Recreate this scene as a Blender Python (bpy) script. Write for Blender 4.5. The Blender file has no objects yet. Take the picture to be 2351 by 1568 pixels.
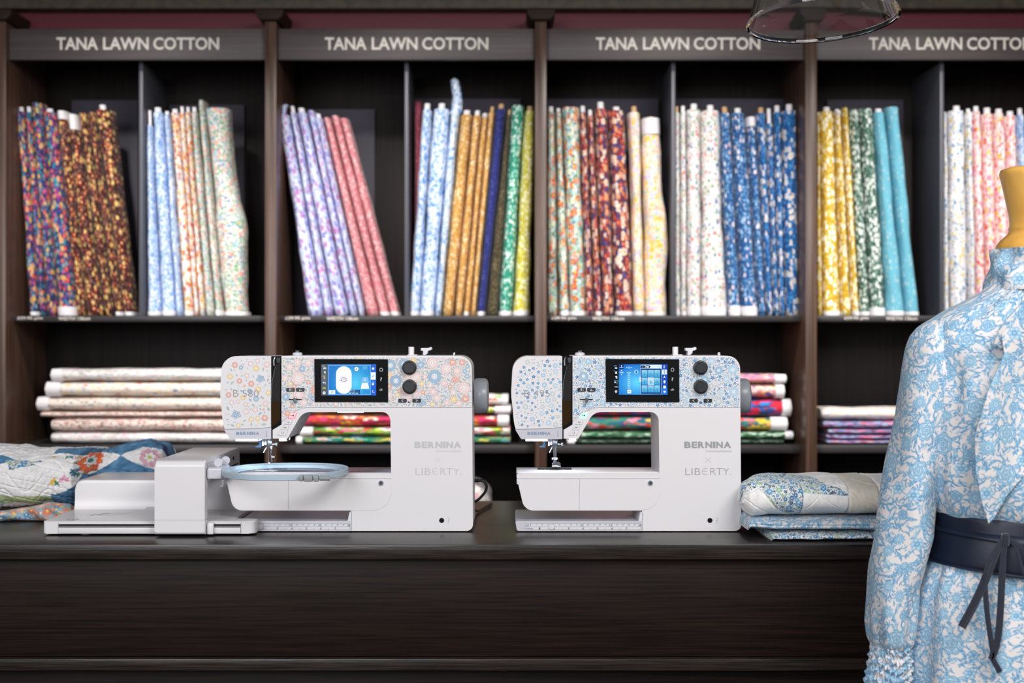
import bpy, bmesh, math, random
import numpy as np
from mathutils import Vector, Matrix, noise

SC = bpy.context.scene
COL = SC.collection
PI = math.pi

# ------------------------------------------------------------------ camera
FPX = 50 / 36 * 2351          # focal length in photo pixels
CX, CY, CAMZ = 1175.5, 784.0, 1.30
cam = bpy.data.cameras.new('camera'); cam.lens = 50; cam.sensor_width = 36; cam.sensor_fit = 'HORIZONTAL'
camo = bpy.data.objects.new('camera', cam); COL.objects.link(camo)
camo.location = (0, 0, CAMZ); camo.rotation_euler = (PI / 2, 0, 0)
cam.dof.use_dof = True; cam.dof.focus_distance = 2.79; cam.dof.aperture_fstop = 3.5
cam.clip_start = 0.05
SC.camera = camo

# ------------------------------------------------------------------ world, lamps, exposure
W = bpy.data.worlds.new('world'); SC.world = W; W.use_nodes = True
W.node_tree.nodes['Background'].inputs[0].default_value = (0.93, 0.96, 1.0, 1)
W.node_tree.nodes['Background'].inputs[1].default_value = 0.17

def area(name, loc, size, power, target, col=(1, 1, 1), size_y=None, spread=180):
    l = bpy.data.lights.new(name, 'AREA'); l.energy = power; l.color = col
    l.shape = 'RECTANGLE'; l.size = size; l.size_y = size_y or size; l.spread = math.radians(spread)
    o = bpy.data.objects.new(name, l); COL.objects.link(o); o.location = loc
    d = Vector(target) - Vector(loc); o.rotation_euler = d.to_track_quat('-Z', 'Y').to_euler()
    return o
area('front_key_light', (-1.6, -1.2, 2.3), 2.2, 84, (0, 3.0, 1.0), (0.95, 0.97, 1.0), 1.6)  # soft key light added out of view in front; no window there
area('ceiling_light', (1.2, 0.6, 2.75), 1.6, 56, (0.2, 3.0, 0.9), (1.0, 0.98, 0.96), 1.0)
for i, x in enumerate((-1.3, -0.4, 0.5, 1.45)):
    l = bpy.data.lights.new('ceiling_spot', 'SPOT'); l.energy = 118; l.spot_size = math.radians(62); l.spot_blend = 0.9
    l.shadow_soft_size = 0.06; l.color = (1.0, 0.96, 0.93)
    o = bpy.data.objects.new('ceiling_spot', l); COL.objects.link(o); o.location = (x, 3.55, 2.85)
    d = Vector((x, 4.78, 1.22)) - o.location; o.rotation_euler = d.to_track_quat('-Z', 'Y').to_euler()
SC.view_settings.view_transform = 'Standard'; SC.view_settings.look = 'None'
SC.view_settings.exposure = 0.24; SC.view_settings.gamma = 1.0; SC.view_settings.use_curve_mapping = False
SC.cycles.max_bounces = 8; SC.cycles.transparent_max_bounces = 12

def wx(px, Y): return (px - CX) * Y / FPX
def wz(py, Y): return CAMZ - (py - CY) * Y / FPX

# ------------------------------------------------------------------ colour and material helpers
def lin(c):
    return tuple(((v / 255) / 12.92 if v <= 10 else ((v / 255 + .055) / 1.055) ** 2.4) for v in c)
def lin4(c): return lin(c) + (1,)
def nplin(a):
    a = np.asarray(a, float) / 255
    return np.where(a <= .04045, a / 12.92, ((a + .055) / 1.055) ** 2.4)

class S:                      # a node socket with arithmetic
    def __init__(s, nt, sock): s.nt, s.k = nt, sock
    def m(s, op, *o):
        n = s.nt.nodes.new('ShaderNodeMath'); n.operation = op
        for i, v in enumerate((s,) + o):
            if isinstance(v, S): s.nt.links.new(v.k, n.inputs[i])
            else: n.inputs[i].default_value = v
        return S(s.nt, n.outputs[0])
    def __add__(s, o): return s.m('ADD', o)
    def __sub__(s, o): return s.m('SUBTRACT', o)
    def __mul__(s, o): return s.m('MULTIPLY', o)
    def __truediv__(s, o): return s.m('DIVIDE', o)
    def lt(s, o): return s.m('LESS_THAN', o)
    def gt(s, o): return s.m('GREATER_THAN', o)

def new_mat(name, col=(200, 200, 200), rough=.5, metal=0, spec=.5, coat=0, sheen=0, trans=0, ior=1.45, emis=None, estr=1, attr=None, emis_attr=None):
    m = bpy.data.materials.new(name); m.use_nodes = True
    b = m.node_tree.nodes['Principled BSDF']
    b.inputs['Base Color'].default_value = lin4(col); b.inputs['Roughness'].default_value = rough
    b.inputs['Metallic'].default_value = metal; b.inputs['Specular IOR Level'].default_value = spec
    b.inputs['Coat Weight'].default_value = coat; b.inputs['Sheen Weight'].default_value = sheen
    b.inputs['Transmission Weight'].default_value = trans; b.inputs['IOR'].default_value = ior
    if emis: b.inputs['Emission Color'].default_value = lin4(emis); b.inputs['Emission Strength'].default_value = estr
    if attr:
        a = m.node_tree.nodes.new('ShaderNodeAttribute'); a.attribute_name = attr
        m.node_tree.links.new(a.outputs['Color'], b.inputs['Base Color'])
    if emis_attr:
        a = m.node_tree.nodes.new('ShaderNodeAttribute'); a.attribute_name = emis_attr
        m.node_tree.links.new(a.outputs['Color'], b.inputs['Emission Color']); b.inputs['Emission Strength'].default_value = estr
    return m

def noise_bump(m, scale=200, strength=.15, dist=.001, stretch=None, colvar=None):
    nt = m.node_tree; b = nt.nodes['Principled BSDF']
    tc = nt.nodes.new('ShaderNodeTexCoord'); n = nt.nodes.new('ShaderNodeTexNoise'); n.inputs['Scale'].default_value = scale
    n.inputs['Detail'].default_value = 5
    src = tc.outputs['Object']
    if stretch:
        mp = nt.nodes.new('ShaderNodeMapping'); mp.inputs['Scale'].default_value = stretch
        nt.links.new(src, mp.inputs['Vector']); src = mp.outputs[0]
    nt.links.new(src, n.inputs['Vector'])
    bp = nt.nodes.new('ShaderNodeBump'); bp.inputs['Strength'].default_value = strength; bp.inputs['Distance'].default_value = dist
    nt.links.new(n.outputs['Fac'], bp.inputs['Height']); nt.links.new(bp.outputs[0], b.inputs['Normal'])
    if colvar:
        r = nt.nodes.new('ShaderNodeValToRGB'); r.color_ramp.elements[0].position = .35; r.color_ramp.elements[1].position = .65
        r.color_ramp.elements[0].color = lin4(colvar[0]); r.color_ramp.elements[1].color = lin4(colvar[1])
        nt.links.new(n.outputs['Fac'], r.inputs[0]); nt.links.new(r.outputs[0], b.inputs['Base Color'])
    return m

def wood(name, dark, light, rough, stretch, coat=0, spec=.5, bump=.25):
    return noise_bump(new_mat(name, dark, rough, coat=coat, spec=spec), 60, bump, .0006, stretch, (dark, light))

M = {}
M['upright'] = wood('upright wood', (68, 48, 38), (94, 70, 58), .33, (1.5, 1.5, .04))
M['shelf_side'] = wood('shelf wood dark', (34, 26, 23), (46, 37, 33), .5, (1.5, 1.5, .05))
M['back_panel'] = wood('bay back wood', (22, 15, 13), (32, 24, 21), .6, (1.5, 1.5, .05), spec=.3)
M['shelf'] = wood('shelf board wood', (44, 40, 42), (58, 53, 54), .38, (.05, 1.5, 1.5))
M['header'] = wood('header board wood', (70, 60, 60), (86, 76, 75), .45, (.04, 1.5, 1.5))
M['divider'] = new_mat('divider grey laminate', (84, 84, 92), .4)
M['slate'] = noise_bump(new_mat('slate backing board', (66, 62, 74), .6), 90, .05)
M['counter_top'] = wood('counter top wenge', (20, 15, 13), (50, 41, 36), .3, (.13, 5, 5), spec=.5, bump=.5)
M['counter_front'] = wood('counter front wenge', (20, 12, 10), (38, 26, 21), .5, (.1, 4, 4), bump=.2, spec=.18)
M['maroon'] = noise_bump(new_mat('maroon paint', (92, 34, 44), .6), 60, .05)
M['olive'] = noise_bump(new_mat('aged olive beam', (72, 62, 46), .6), 30, .2, colvar=((50, 42, 32), (70, 60, 46)))
M['capital'] = wood('capital wood', (38, 25, 18), (50, 34, 25), .6, (.1, 1, 1), spec=.2)
M['wall'] = noise_bump(new_mat('dark wall paint', (52, 44, 42), .8), 40, .05)
M['ceiling'] = noise_bump(new_mat('black ceiling paint', (20, 18, 18), .9), 40, .05)
M['floor'] = wood('floor boards', (66, 48, 36), (92, 68, 50), .45, (.05, 1, 1))
M['letter'] = new_mat('cream lettering', (232, 222, 212), .5)
M['white'] = new_mat('white shell plastic', (226, 222, 224), .33, spec=.45, coat=.12)
M['white2'] = new_mat('white satin plastic', (214, 213, 219), .42, spec=.4)
M['silverw'] = new_mat('silver white plastic', (205, 203, 212), .32, spec=.5, metal=.15)
M['seam'] = new_mat('dark seam', (58, 60, 68), .6)
M['seam_soft'] = new_mat('soft grey seam', (150, 152, 160), .5)
M['black'] = new_mat('black rubber plastic', (38, 42, 45), .42)
M['gloss'] = new_mat('black gloss', (8, 8, 10), .06, spec=.8)
M['lever'] = new_mat('mirror black cover', (26, 20, 18), .07, spec=1.0, coat=1)
M['brown_reflection'] = new_mat('bronze mirror cover', (70, 48, 24), .12, metal=.6)  # brown reflection of the black cover, put into the colour
M['chrome'] = new_mat('chrome', (205, 210, 218), .12, metal=1)
M['steel'] = new_mat('brushed steel', (150, 150, 155), .3, metal=1)
M['foil'] = new_mat('silver foil lettering', (205, 204, 205), .3, metal=.35)
M['foil2'] = new_mat('dark silver foil lettering', (166, 168, 170), .38, metal=.3)
M['btext'] = new_mat('blue grey lettering', (120, 150, 172), .5)
M['ink'] = new_mat('grey ink', (140, 140, 146), .6)
M['icon'] = new_mat('white icon ink', (225, 228, 230), .5)
M['col'] = new_mat('printed colour', rough=.42, attr='Col')
M['display'] = new_mat('lit display', (0, 0, 0), .2, emis_attr='Col', estr=1.0)
M['led'] = new_mat('led strip', (255, 255, 255), .3, emis=(214, 232, 255), estr=5)
M['redlit'] = new_mat('red lit key', (240, 205, 210), .4, emis=(255, 60, 80), estr=.25)
M['redring'] = new_mat('red lit key edge', (240, 90, 110), .4, emis=(255, 50, 80), estr=.8)
M['greenlit'] = new_mat('green lit key', (200, 240, 220), .4, emis=(120, 255, 190), estr=.55)
M['wheel'] = new_mat('grey handwheel', (140, 145, 152), .3, spec=.5)
M['hoop'] = new_mat('pale hoop plastic', (172, 189, 202), .38)  # blue tint of the machine's LED light put into the colour
M['hoop2'] = new_mat('grey clamp plastic', (140, 145, 148), .4)
M['cable'] = new_mat('black cable rubber', (10, 10, 12), .35)
M['clearp'] = new_mat('clear plastic', (240, 245, 250), .05, trans=1)
M['paper'] = noise_bump(new_mat('white paper', (238, 234, 236), .7), 60, .1)
M['cardboard'] = new_mat('brown cardboard', (206, 166, 122), .7)
M['purple'] = new_mat('purple tissue', (112, 44, 122), .6)
M['neckwood'] = noise_bump(new_mat('golden beech wood', (222, 166, 78), .35, coat=.3), 20, .05, stretch=(1, 1, .3), colvar=((205, 148, 64), (232, 180, 92)))
M['linen'] = noise_bump(new_mat('cream jersey', (236, 226, 208), .8), 300, .2)
M['belt'] = noise_bump(new_mat('navy leather', (17, 25, 44), .42, spec=.4), 120, .15)
M['velvet'] = noise_bump(new_mat('navy velvet ribbon', (20, 25, 44), .8, sheen=.5), 300, .2)
M['glass'] = new_mat('clear glass', (255, 255, 255), 0, trans=1, ior=1.47)
M['cloth'] = new_mat('printed cloth', rough=.75, attr='Col', sheen=.1, spec=.25)
noise_bump(M['cloth'], 900, .25, .0006)
M['quilt'] = new_mat('printed quilt cotton', rough=.8, attr='Col', sheen=.1, spec=.2)
noise_bump(M['quilt'], 350, .35, .0012)

# ------------------------------------------------------------------ object helpers
def tag(o, label=None, cat=None, group=None, kind=None):
    if label: o['label'] = label
    if cat: o['category'] = cat
    if group: o['group'] = group
    if kind: o['kind'] = kind
    return o

def thing(name, loc, label, cat, group=None, rz=0):
    o = bpy.data.objects.new(name, None); COL.objects.link(o); o.location = loc; o.rotation_euler = (0, 0, rz)
    o.empty_display_size = .05
    return tag(o, label, cat, group)

def obj(name, bm, mats, parent=None, loc=(0, 0, 0), label=None, smooth=35, wn=False):
    """link bm (in parent space, or world when top level) as one mesh object"""
    bmesh.ops.recalc_face_normals(bm, faces=bm.faces[:])
    me = bpy.data.meshes.new(name); bm.to_mesh(me); bm.free()
    for m in (mats if isinstance(mats, (list, tuple)) else [mats]): me.materials.append(M[m] if isinstance(m, str) else m)
    if smooth:
        me.shade_smooth(); me.set_sharp_from_angle(angle=math.radians(smooth))
    o = bpy.data.objects.new(name, me); COL.objects.link(o); o.location = loc
    if parent: o.parent = parent
    if label: o['label'] = label
    if wn:
        md = o.modifiers.new('wn', 'WEIGHTED_NORMAL'); md.keep_sharp = True; md.weight = 80
    return o

def struct(name, bm, mats, **k):
    o = obj(name, bm, mats, **k); o['kind'] = 'structure'; return o

def prism(bm, poly, a, b, bev=0, seg=3, axis='Y', mat=0, back=True, front=True):
    """extrude 2D poly from a to b along axis. Y: poly=(x,z); X: poly=(y,z); Z: poly=(x,y)"""
    f = {'Y': lambda p, d: (p[0], d, p[1]), 'X': lambda p, d: (d, p[0], p[1]), 'Z': lambda p, d: (p[0], p[1], d)}[axis]
    va = [bm.verts.new(f(p, a)) for p in poly]; vb = [bm.verts.new(f(p, b)) for p in poly]
    n = len(poly); fs = [bm.faces.new(va), bm.faces.new(vb[::-1])]
    for i in range(n): fs.append(bm.faces.new((va[i], vb[i], vb[(i + 1) % n], va[(i + 1) % n])))
    for q in fs: q.material_index = mat
    if bev:
        es = []
        for vs, on in ((va, front), (vb, back)):
            if on:
                s = set(vs)
                for i in range(n):
                    e = bm.edges.get((vs[i], vs[(i + 1) % n]))
                    if e: es.append(e)
        r = bmesh.ops.bevel(bm, geom=es, offset=bev, segments=seg, profile=.5, affect='EDGES', clamp_overlap=True)
        for q in r['faces']: q.material_index = mat

def box(bm, x0, x1, y0, y1, z0, z1, bev=0, seg=2, mat=0):
    vs = [bm.verts.new((x, y, z)) for x in (x0, x1) for y in (y0, y1) for z in (z0, z1)]
    fs = [bm.faces.new([vs[i] for i in q]) for q in ((0, 1, 3, 2), (4, 6, 7, 5), (0, 4, 5, 1), (2, 3, 7, 6), (0, 2, 6, 4), (1, 5, 7, 3))]
    for f in fs: f.material_index = mat
    if bev:
        es = list({e for f in fs for e in f.edges})
        r = bmesh.ops.bevel(bm, geom=es, offset=bev, segments=seg, profile=.5, affect='EDGES', clamp_overlap=True)
        for f in r['faces']: f.material_index = mat

def lathe(bm, prof, c=(0, 0, 0), axis='Z', seg=32, mat=0, mtx=None):
    """prof: list of (r, h) along axis"""
    rings = []
    for r, h in prof:
        ring = []
        for i in range(seg):
            a = 2 * PI * i / seg; p, q = r * math.cos(a), r * math.sin(a)
            v = {'Z': (p, q, h), 'Y': (p, h, q), 'X': (h, p, q)}[axis]
            v = Vector(v)
            if mtx: v = mtx @ v
            ring.append(v + Vector(c))
        rings.append([bm.verts.new(v) for v in ring] if r > 1e-6 else [bm.verts.new(ring[0])])
    for A, B in zip(rings, rings[1:]):
        for i in range(seg):
            j = (i + 1) % seg
            if len(A) == 1 and len(B) == 1: continue
            if len(A) == 1: f = bm.faces.new((A[0], B[i], B[j]))
            elif len(B) == 1: f = bm.faces.new((A[i], B[0], A[j]))
            else: f = bm.faces.new((A[i], B[i], B[j], A[j]))
            f.material_index = mat

def tube(bm, pts, r, seg=10, mat=0, flat=None):
    """swept round (or flat=(w,t)) section through pts, capped"""
    pts = [Vector(p) for p in pts]; rings = []; up = Vector((0, 1, 0))
    for i, p in enumerate(pts):
        t = (pts[min(i + 1, len(pts) - 1)] - pts[max(i - 1, 0)]).normalized()
        a = t.cross(up)
        if a.length < 1e-3: a = t.cross(Vector((1, 0, 0)))
        a.normalize(); b = t.cross(a).normalized()
        rr = r[i] if isinstance(r, (list, tuple)) else r
        w, th = (flat if flat else (rr, rr))
        if flat and isinstance(r, (list, tuple)): w = rr
        rings.append([bm.verts.new(p + a * (w * math.cos(2 * PI * k / seg)) + b * (th * math.sin(2 * PI * k / seg))) for k in range(seg)])
    for A, B in zip(rings, rings[1:]):
        for k in range(seg):
            f = bm.faces.new((A[k], A[(k + 1) % seg], B[(k + 1) % seg], B[k])); f.material_index = mat
    for R in (rings[0][::-1], rings[-1]): bm.faces.new(R).material_index = mat

def rpoly(pts, seg=6):
    """polygon from (x, y, r) corners with rounded corners"""
    out = []; n = len(pts)
    for i, (x, y, r) in enumerate(pts):
        if r <= 0: out.append((x, y)); continue
        p = Vector((x, y)); a = Vector(pts[i - 1][:2]) - p; b = Vector(pts[(i + 1) % n][:2]) - p
        la, lb = a.length, b.length; a.normalize(); b.normalize()
        ang = a.angle(b); t = min(r / math.tan(ang / 2), la * .499, lb * .499)
        q0, q1 = p + a * t, p + b * t
        for k in range(seg + 1):
            s = k / seg
            # rational quadratic, circular arc weight
            w = math.sin(ang / 2)
            d = (1 - s) ** 2 + 2 * w * s * (1 - s) + s * s
            q = ((1 - s) ** 2 * q0 + 2 * w * s * (1 - s) * p + s * s * q1) / d
            out.append((q.x, q.y))
    return out

_txt = {}
def text_geo(s, bold=0.0):
    if (s, bold) in _txt: return _txt[(s, bold)]
    cu = bpy.data.curves.new('t', 'FONT'); cu.body = s; cu.size = 1; cu.offset = bold; cu.resolution_u = 3
    o = bpy.data.objects.new('t', cu); COL.objects.link(o)
    dg = bpy.context.evaluated_depsgraph_get(); dg.update()
    me = bpy.data.meshes.new_from_object(o.evaluated_get(dg))
    vs = [(v.co.x, v.co.y) for v in me.vertices]; fs = [tuple(p.vertices) for p in me.polygons]
    bpy.data.objects.remove(o); bpy.data.curves.remove(cu); bpy.data.meshes.remove(me)
    xs = [v[0] for v in vs]; ys = [v[1] for v in vs]
    _txt[(s, bold)] = (vs, fs, min(xs), max(xs), min(ys), max(ys))
    return _txt[(s, bold)]

def text(bm, s, x0, x1, z0, z1, y, bold=0, mat=0, thick=0):
    """flat text facing -Y filling the rectangle; thick gives raised letters"""
    vs, fs, a, b, c, d = text_geo(s, bold)
    P = [((v[0] - a) / max(b - a, 1e-6) * (x1 - x0) + x0, (v[1] - c) / max(d - c, 1e-6) * (z1 - z0) + z0) for v in vs]
    V = [bm.verts.new((p[0], y, p[1])) for p in P]; F = []
    for f in fs:
        try: q = bm.faces.new([V[i] for i in f]); q.material_index = mat; F.append(q)
        except ValueError: pass
    if thick:
        r = bmesh.ops.extrude_face_region(bm, geom=F)
        for v in r['geom']:
            if isinstance(v, bmesh.types.BMVert): v.co.y -= thick
            elif isinstance(v, bmesh.types.BMFace): v.material_index = mat
        for e in {e for f in F for e in f.edges}:
            for f in e.link_faces: f.material_index = mat

def bold_word(bm, s, widths, x0, x1, z0, z1, y, bold=.05, gap=.014, mat=0):
    """heavy letters set one by one so that they never touch"""
    tot = sum(widths) + gap * (len(s) - 1); x = x0
    for ch, w in zip(s, widths):
        ww = w / tot * (x1 - x0); text(bm, ch, x, x + ww, z0, z1, y, bold, mat); x += ww + gap / tot * (x1 - x0)
BERN = [.145, .125, .145, .148, .058, .148, .165]

class Flat:
    """coloured flat polygons facing -Y in photo pixels; each later call lies a hair in front"""
    def __init__(s, fx, fz, y=0.0, step=2e-5): s.fx, s.fz, s.y, s.step, s.V, s.F, s.C, s.k = fx, fz, y, step, [], [], [], 0
    def poly(s, pts, col, lift=True, cols=None):
        if lift: s.k += 1
        n = len(s.V); yy = s.y - s.k * s.step
        c = lin4(col) if col else None
        for i, (x, z) in enumerate(pts):
            s.V.append((s.fx(x), yy, s.fz(z))); s.C.append(c or lin4(cols[i]))
        s.F.append(tuple(range(n, n + len(pts))))
    def rect(s, x0, y0, x1, y1, col, r=0):
        s.poly(rpoly([(x0, y0, r), (x1, y0, r), (x1, y1, r), (x0, y1, r)], 4) if r else [(x0, y0), (x1, y0), (x1, y1), (x0, y1)], col)
    def disc(s, x, y, r, col, n=20): s.poly([(x + r * math.cos(2 * PI * i / n), y + r * math.sin(2 * PI * i / n)) for i in range(n)], col)
    def frame(s, x0, y0, x1, y1, w, col):
        for q in ((x0, y0, x1, y0 + w), (x0, y1 - w, x1, y1), (x0, y0, x0 + w, y1), (x1 - w, y0, x1, y1)): s.rect(*q, col)
    def line(s, x0, y0, x1, y1, w, col):
        d = Vector((x1 - x0, y1 - y0)); d.normalize(); n = Vector((-d.y, d.x)) * w / 2
        s.poly([(x0 + n.x, y0 + n.y), (x1 + n.x, y1 + n.y), (x1 - n.x, y1 - n.y), (x0 - n.x, y0 - n.y)], col)
    def txt(s, t, x0, y0, x1, y1, col, bold=0):
        vs, fs, a, b, c, d = text_geo(t, bold); s.k += 1; n = len(s.V); yy = s.y - s.k * s.step
        for v in vs:
            s.V.append((s.fx((v[0] - a) / max(b - a, 1e-6) * (x1 - x0) + x0), yy, s.fz(y1 + (v[1] - c) / max(d - c, 1e-6) * (y0 - y1)))); s.C.append(lin4(col))
        s.F += [tuple(i + n for i in f) for f in fs]
    def grad(s, x0, y0, x1, y1, fn, nx=14, ny=10):
        s.k += 1
        for i in range(nx):
            for j in range(ny):
                q = [(x0 + (x1 - x0) * (i + a) / nx, y0 + (y1 - y0) * (j + b) / ny) for a, b in ((0, 0), (1, 0), (1, 1), (0, 1))]
                s.poly(q, None, False, [fn((x - x0) / (x1 - x0), (y - y0) / (y1 - y0)) for x, y in q])
    def build(s, name, mat, parent, label=None):
        me = bpy.data.meshes.new(name); me.from_pydata(s.V, [], s.F)
        a = me.color_attributes.new('Col', 'FLOAT_COLOR', 'POINT'); a.data.foreach_set('color', np.array(s.C, dtype=np.float32).ravel())
        me.materials.append(M[mat]); o = bpy.data.objects.new(name, me); COL.objects.link(o)
        if parent: o.parent = parent
        if label: o['label'] = label
        return o

def grid_obj(name, P, mat, parent=None, cols=None, closed=False, label=None, caps=False, uv=None, loc=None):
    """P: (n, m, 3) numpy grid; closed wraps the m axis; cols (n, m, 3) linear colours; uv (n, m+closed, 2)"""
    n, m = P.shape[:2]; me = bpy.data.meshes.new(name)
    mm = m if closed else m - 1
    idx = np.arange(n * m).reshape(n, m)
    A = idx[:-1, :mm]; B = np.roll(idx, -1, 1)[:-1, :mm]; Cc = np.roll(idx, -1, 1)[1:, :mm]; D = idx[1:, :mm]
    F = np.stack([A, B, Cc, D], -1).reshape(-1, 4)
    V = P.reshape(-1, 3); loops = F.ravel(); starts = list(range(0, len(loops), 4))
    if caps:
        loops = np.concatenate([loops, idx[0][::-1], idx[-1]]); starts += [len(F) * 4, len(F) * 4 + m]
    me.vertices.add(len(V)); me.vertices.foreach_set('co', V.astype(np.float32).ravel())
    me.loops.add(len(loops)); me.loops.foreach_set('vertex_index', loops.astype(np.int32))
    me.polygons.add(len(starts)); me.polygons.foreach_set('loop_start', np.array(starts, dtype=np.int32))
    if cols is not None:
        c = np.ones((n * m, 4), np.float32); c[:, :3] = cols.reshape(-1, 3)
        a = me.color_attributes.new('Col', 'FLOAT_COLOR', 'POINT'); a.data.foreach_set('color', c.ravel())
    if uv is not None:
        L = me.uv_layers.new(name='UVMap'); w = uv.shape[1]
        ii = np.arange(n - 1)[:, None] * np.ones(mm, int)[None]; jj = np.ones(n - 1, int)[:, None] * np.arange(mm)[None]
        U = np.stack([uv[ii, jj], uv[ii, jj + 1], uv[ii + 1, jj + 1], uv[ii + 1, jj]], 2).reshape(-1, 2)
        if caps: U = np.concatenate([U, np.zeros((2 * m, 2)) + U[0]])
        L.data.foreach_set('uv', U.astype(np.float32).ravel())
    me.update(calc_edges=True); me.validate()
    me.materials.append(M[mat] if isinstance(mat, str) else mat); me.shade_smooth()
    if caps: me.set_sharp_from_angle(angle=math.radians(50))
    o = bpy.data.objects.new(name, me); COL.objects.link(o)
    if parent: o.parent = parent
    if loc: o.location = loc
    if label: o['label'] = label
    return o

# ------------------------------------------------------------------ room
CT = .902                                   # counter top height
b = bmesh.new(); box(b, -3.2, 3.4, -1.5, 5.6, -.05, 0); struct('floor', b, 'floor')
b = bmesh.new(); box(b, -3.2, 3.4, 5.4, 5.5, 0, 3.1); struct('wall_back', b, 'wall')
b = bmesh.new(); box(b, -3.2, 3.4, 3.2, 5.5, 3.0, 3.1); struct('ceiling', b, 'ceiling')
b = bmesh.new(); box(b, -3.2, 3.4, 4.86, 4.90, 2.30, 2.424, .002); struct('trim_1', b, 'maroon')
b = bmesh.new(); box(b, -3.2, 3.4, 4.80, 4.90, 2.424, 2.47, .004); box(b, -3.2, 3.4, 4.84, 4.9, 2.47, 2.52, .01); struct('trim_2', b, 'olive')

# ------------------------------------------------------------------ shelving bays
YU, YS, YH = 4.70, 4.77, 4.73
UPX = [-1.692, -.798, .0955, .989, 1.883]
DIVX = [-1.2485, -.355, .543, 1.4465]
ZS0, ZS1 = 1.367, 1.386
ZL0, ZL1 = .926, .952
def upright(x, parent, ox):
    b = bmesh.new(); box(b, x - .0185 - ox, x + .0185 - ox, YU - YS, 5.35 - YS, 0, 2.36, .0015)
    u = obj('upright', b, 'upright', parent)
    b = bmesh.new(); prism(b, [(x - ox - .048, 2.392), (x - ox + .048, 2.392), (x - ox + .044, 2.372), (x - ox + .03, 2.358), (x - ox - .03, 2.358), (x - ox - .044, 2.372)], YU - YS - .03, 5.3 - YS, .003, 2)
    obj('capital', b, 'capital', u)
NAMES = ['behind the left end of the counter', 'behind the gap between the two white machines', 'behind the right-hand white machine', 'behind the blue dress']
for k in range(4):
    x0, x1 = UPX[k] + .0185, UPX[k + 1] - .0185; ox = (x0 + x1) / 2
    t = thing('shelving_bay', (ox, YS, 0), ['far-left dark wood shelving bay, purple and rust fabric rolls at its left side',
        'dark wood shelving bay holding the lilac, salmon and tan fabric rolls',
        'dark wood shelving bay holding the red, white and blue fabric rolls',
        'far-right dark wood shelving bay holding mustard and turquoise rolls, partly behind the dress'][k], 'shelving', 'fabric shelving bays')
    upright(UPX[k], t, ox)
    if k == 3: upright(UPX[4], t, ox)
    a, c = x0 - ox + .0006, x1 - ox - .0006
    def bx(name, m, *q, bev=.0012):
        b = bmesh.new(); box(b, *q, bev); return obj(name, b, m, t)
    bx('back_panel', 'back_panel', a, c, .35, .37, .1, 2.34)
    bx('shelf', 'shelf', a, c, 0, .349, ZS0, ZS1)
    bx('shelf', 'shelf', a, c, .005, .349, ZL0, ZL1)
    bx('shelf', 'shelf', a, c, .005, .349, .50, .52)
    bx('divider', 'divider', DIVX[k] - ox - .0065, DIVX[k] - ox + .0065, .015, .345, ZS1 + .0005, 2.24)
    h = bx('header_board', 'header', a, c, YH - YS, YH - YS + .025, 2.237, 2.3395)
    b = bmesh.new()
    lx = [(130, 503), (746, 1121), (1368, 1745), (1995, 2372)][k]
    # word by word so that spacing follows the sign
    fr = [(0, .255, 'TANA'), (.287, .567, 'LAWN'), (.596, 1, 'COTTON')]
    for f0, f1, w in fr:
        xa, xb = (wx(lx[0] + f * (lx[1] - lx[0]), YH) - ox for f in (f0, f1))
        text(b, w, xa, xb, wz(114.5, YH), wz(86, YH), YH - YS - .0004, .02, 0, .0015)
    obj('lettering', b, 'letter', h, label='cream raised capitals on header board', smooth=0)
    b = bmesh.new()
    px = [(40, 98, 134, 207), (655, 712, 750, 822), (1266, 1323, 1360, 1433), (1938, 1994, 2034, 2106)][k]
    text(b, '£29.95 p/m', wx(px[0], YS) - ox, wx(px[1], YS) - ox, wz(735, YS), wz(727, YS), -.0008, .015)
    text(b, 'WIDTH 136cm', wx(px[2], YS) - ox, wx(px[3], YS) - ox, wz(735, YS), wz(727, YS), -.0008, .015)
    obj('shelf_label', b, 'letter', t, label='small white price and width lettering', smooth=0)
    # slate boards standing at the back of the bins
    for (p0, p1, pt) in [[(163, 316, 229), (388, 560, 240)], [(640, 860, 250), (935, 1196, 226)], [(1256, 1512, 226), (1552, 1800, 226)], [(1900, 2075, 228)]][k]:
        bx('backing_board', 'slate', wx(p0, 5.09) - ox, wx(p1, 5.09) - ox, .325, .335, ZS1 + .001, wz(pt, 5.09))

# ------------------------------------------------------------------ counter
t = thing('shop_counter', (0, 2.79, 0), 'long dark wood shop counter with both white sewing machines on it', 'counter')
def cb(name, m, *q, bev=.002):
    b = bmesh.new(); box(b, *q, bev); return obj(name, b, m, t)
cb('counter_top', 'counter_top', -2.3, 2.5, 0, .762, .872, CT)
cb('front_panel', 'counter_front', -2.28, 2.48, .022, .04, .677, .8715)
cb('ledge', 'counter_top', -2.28, 2.48, .004, .04, .653, .6765)
cb('plinth', 'counter_front', -2.28, 2.48, .06, .08, 0, .6525)
cb('back_panel', 'counter_front', -2.28, 2.48, .70, .72, 0, .8715)
cb('end_panel', 'counter_front', -2.3, -2.2805, .02, .72, 0, .8715)
cb('end_panel', 'counter_front', 2.4805, 2.5, .02, .72, 0, .8715)

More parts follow.
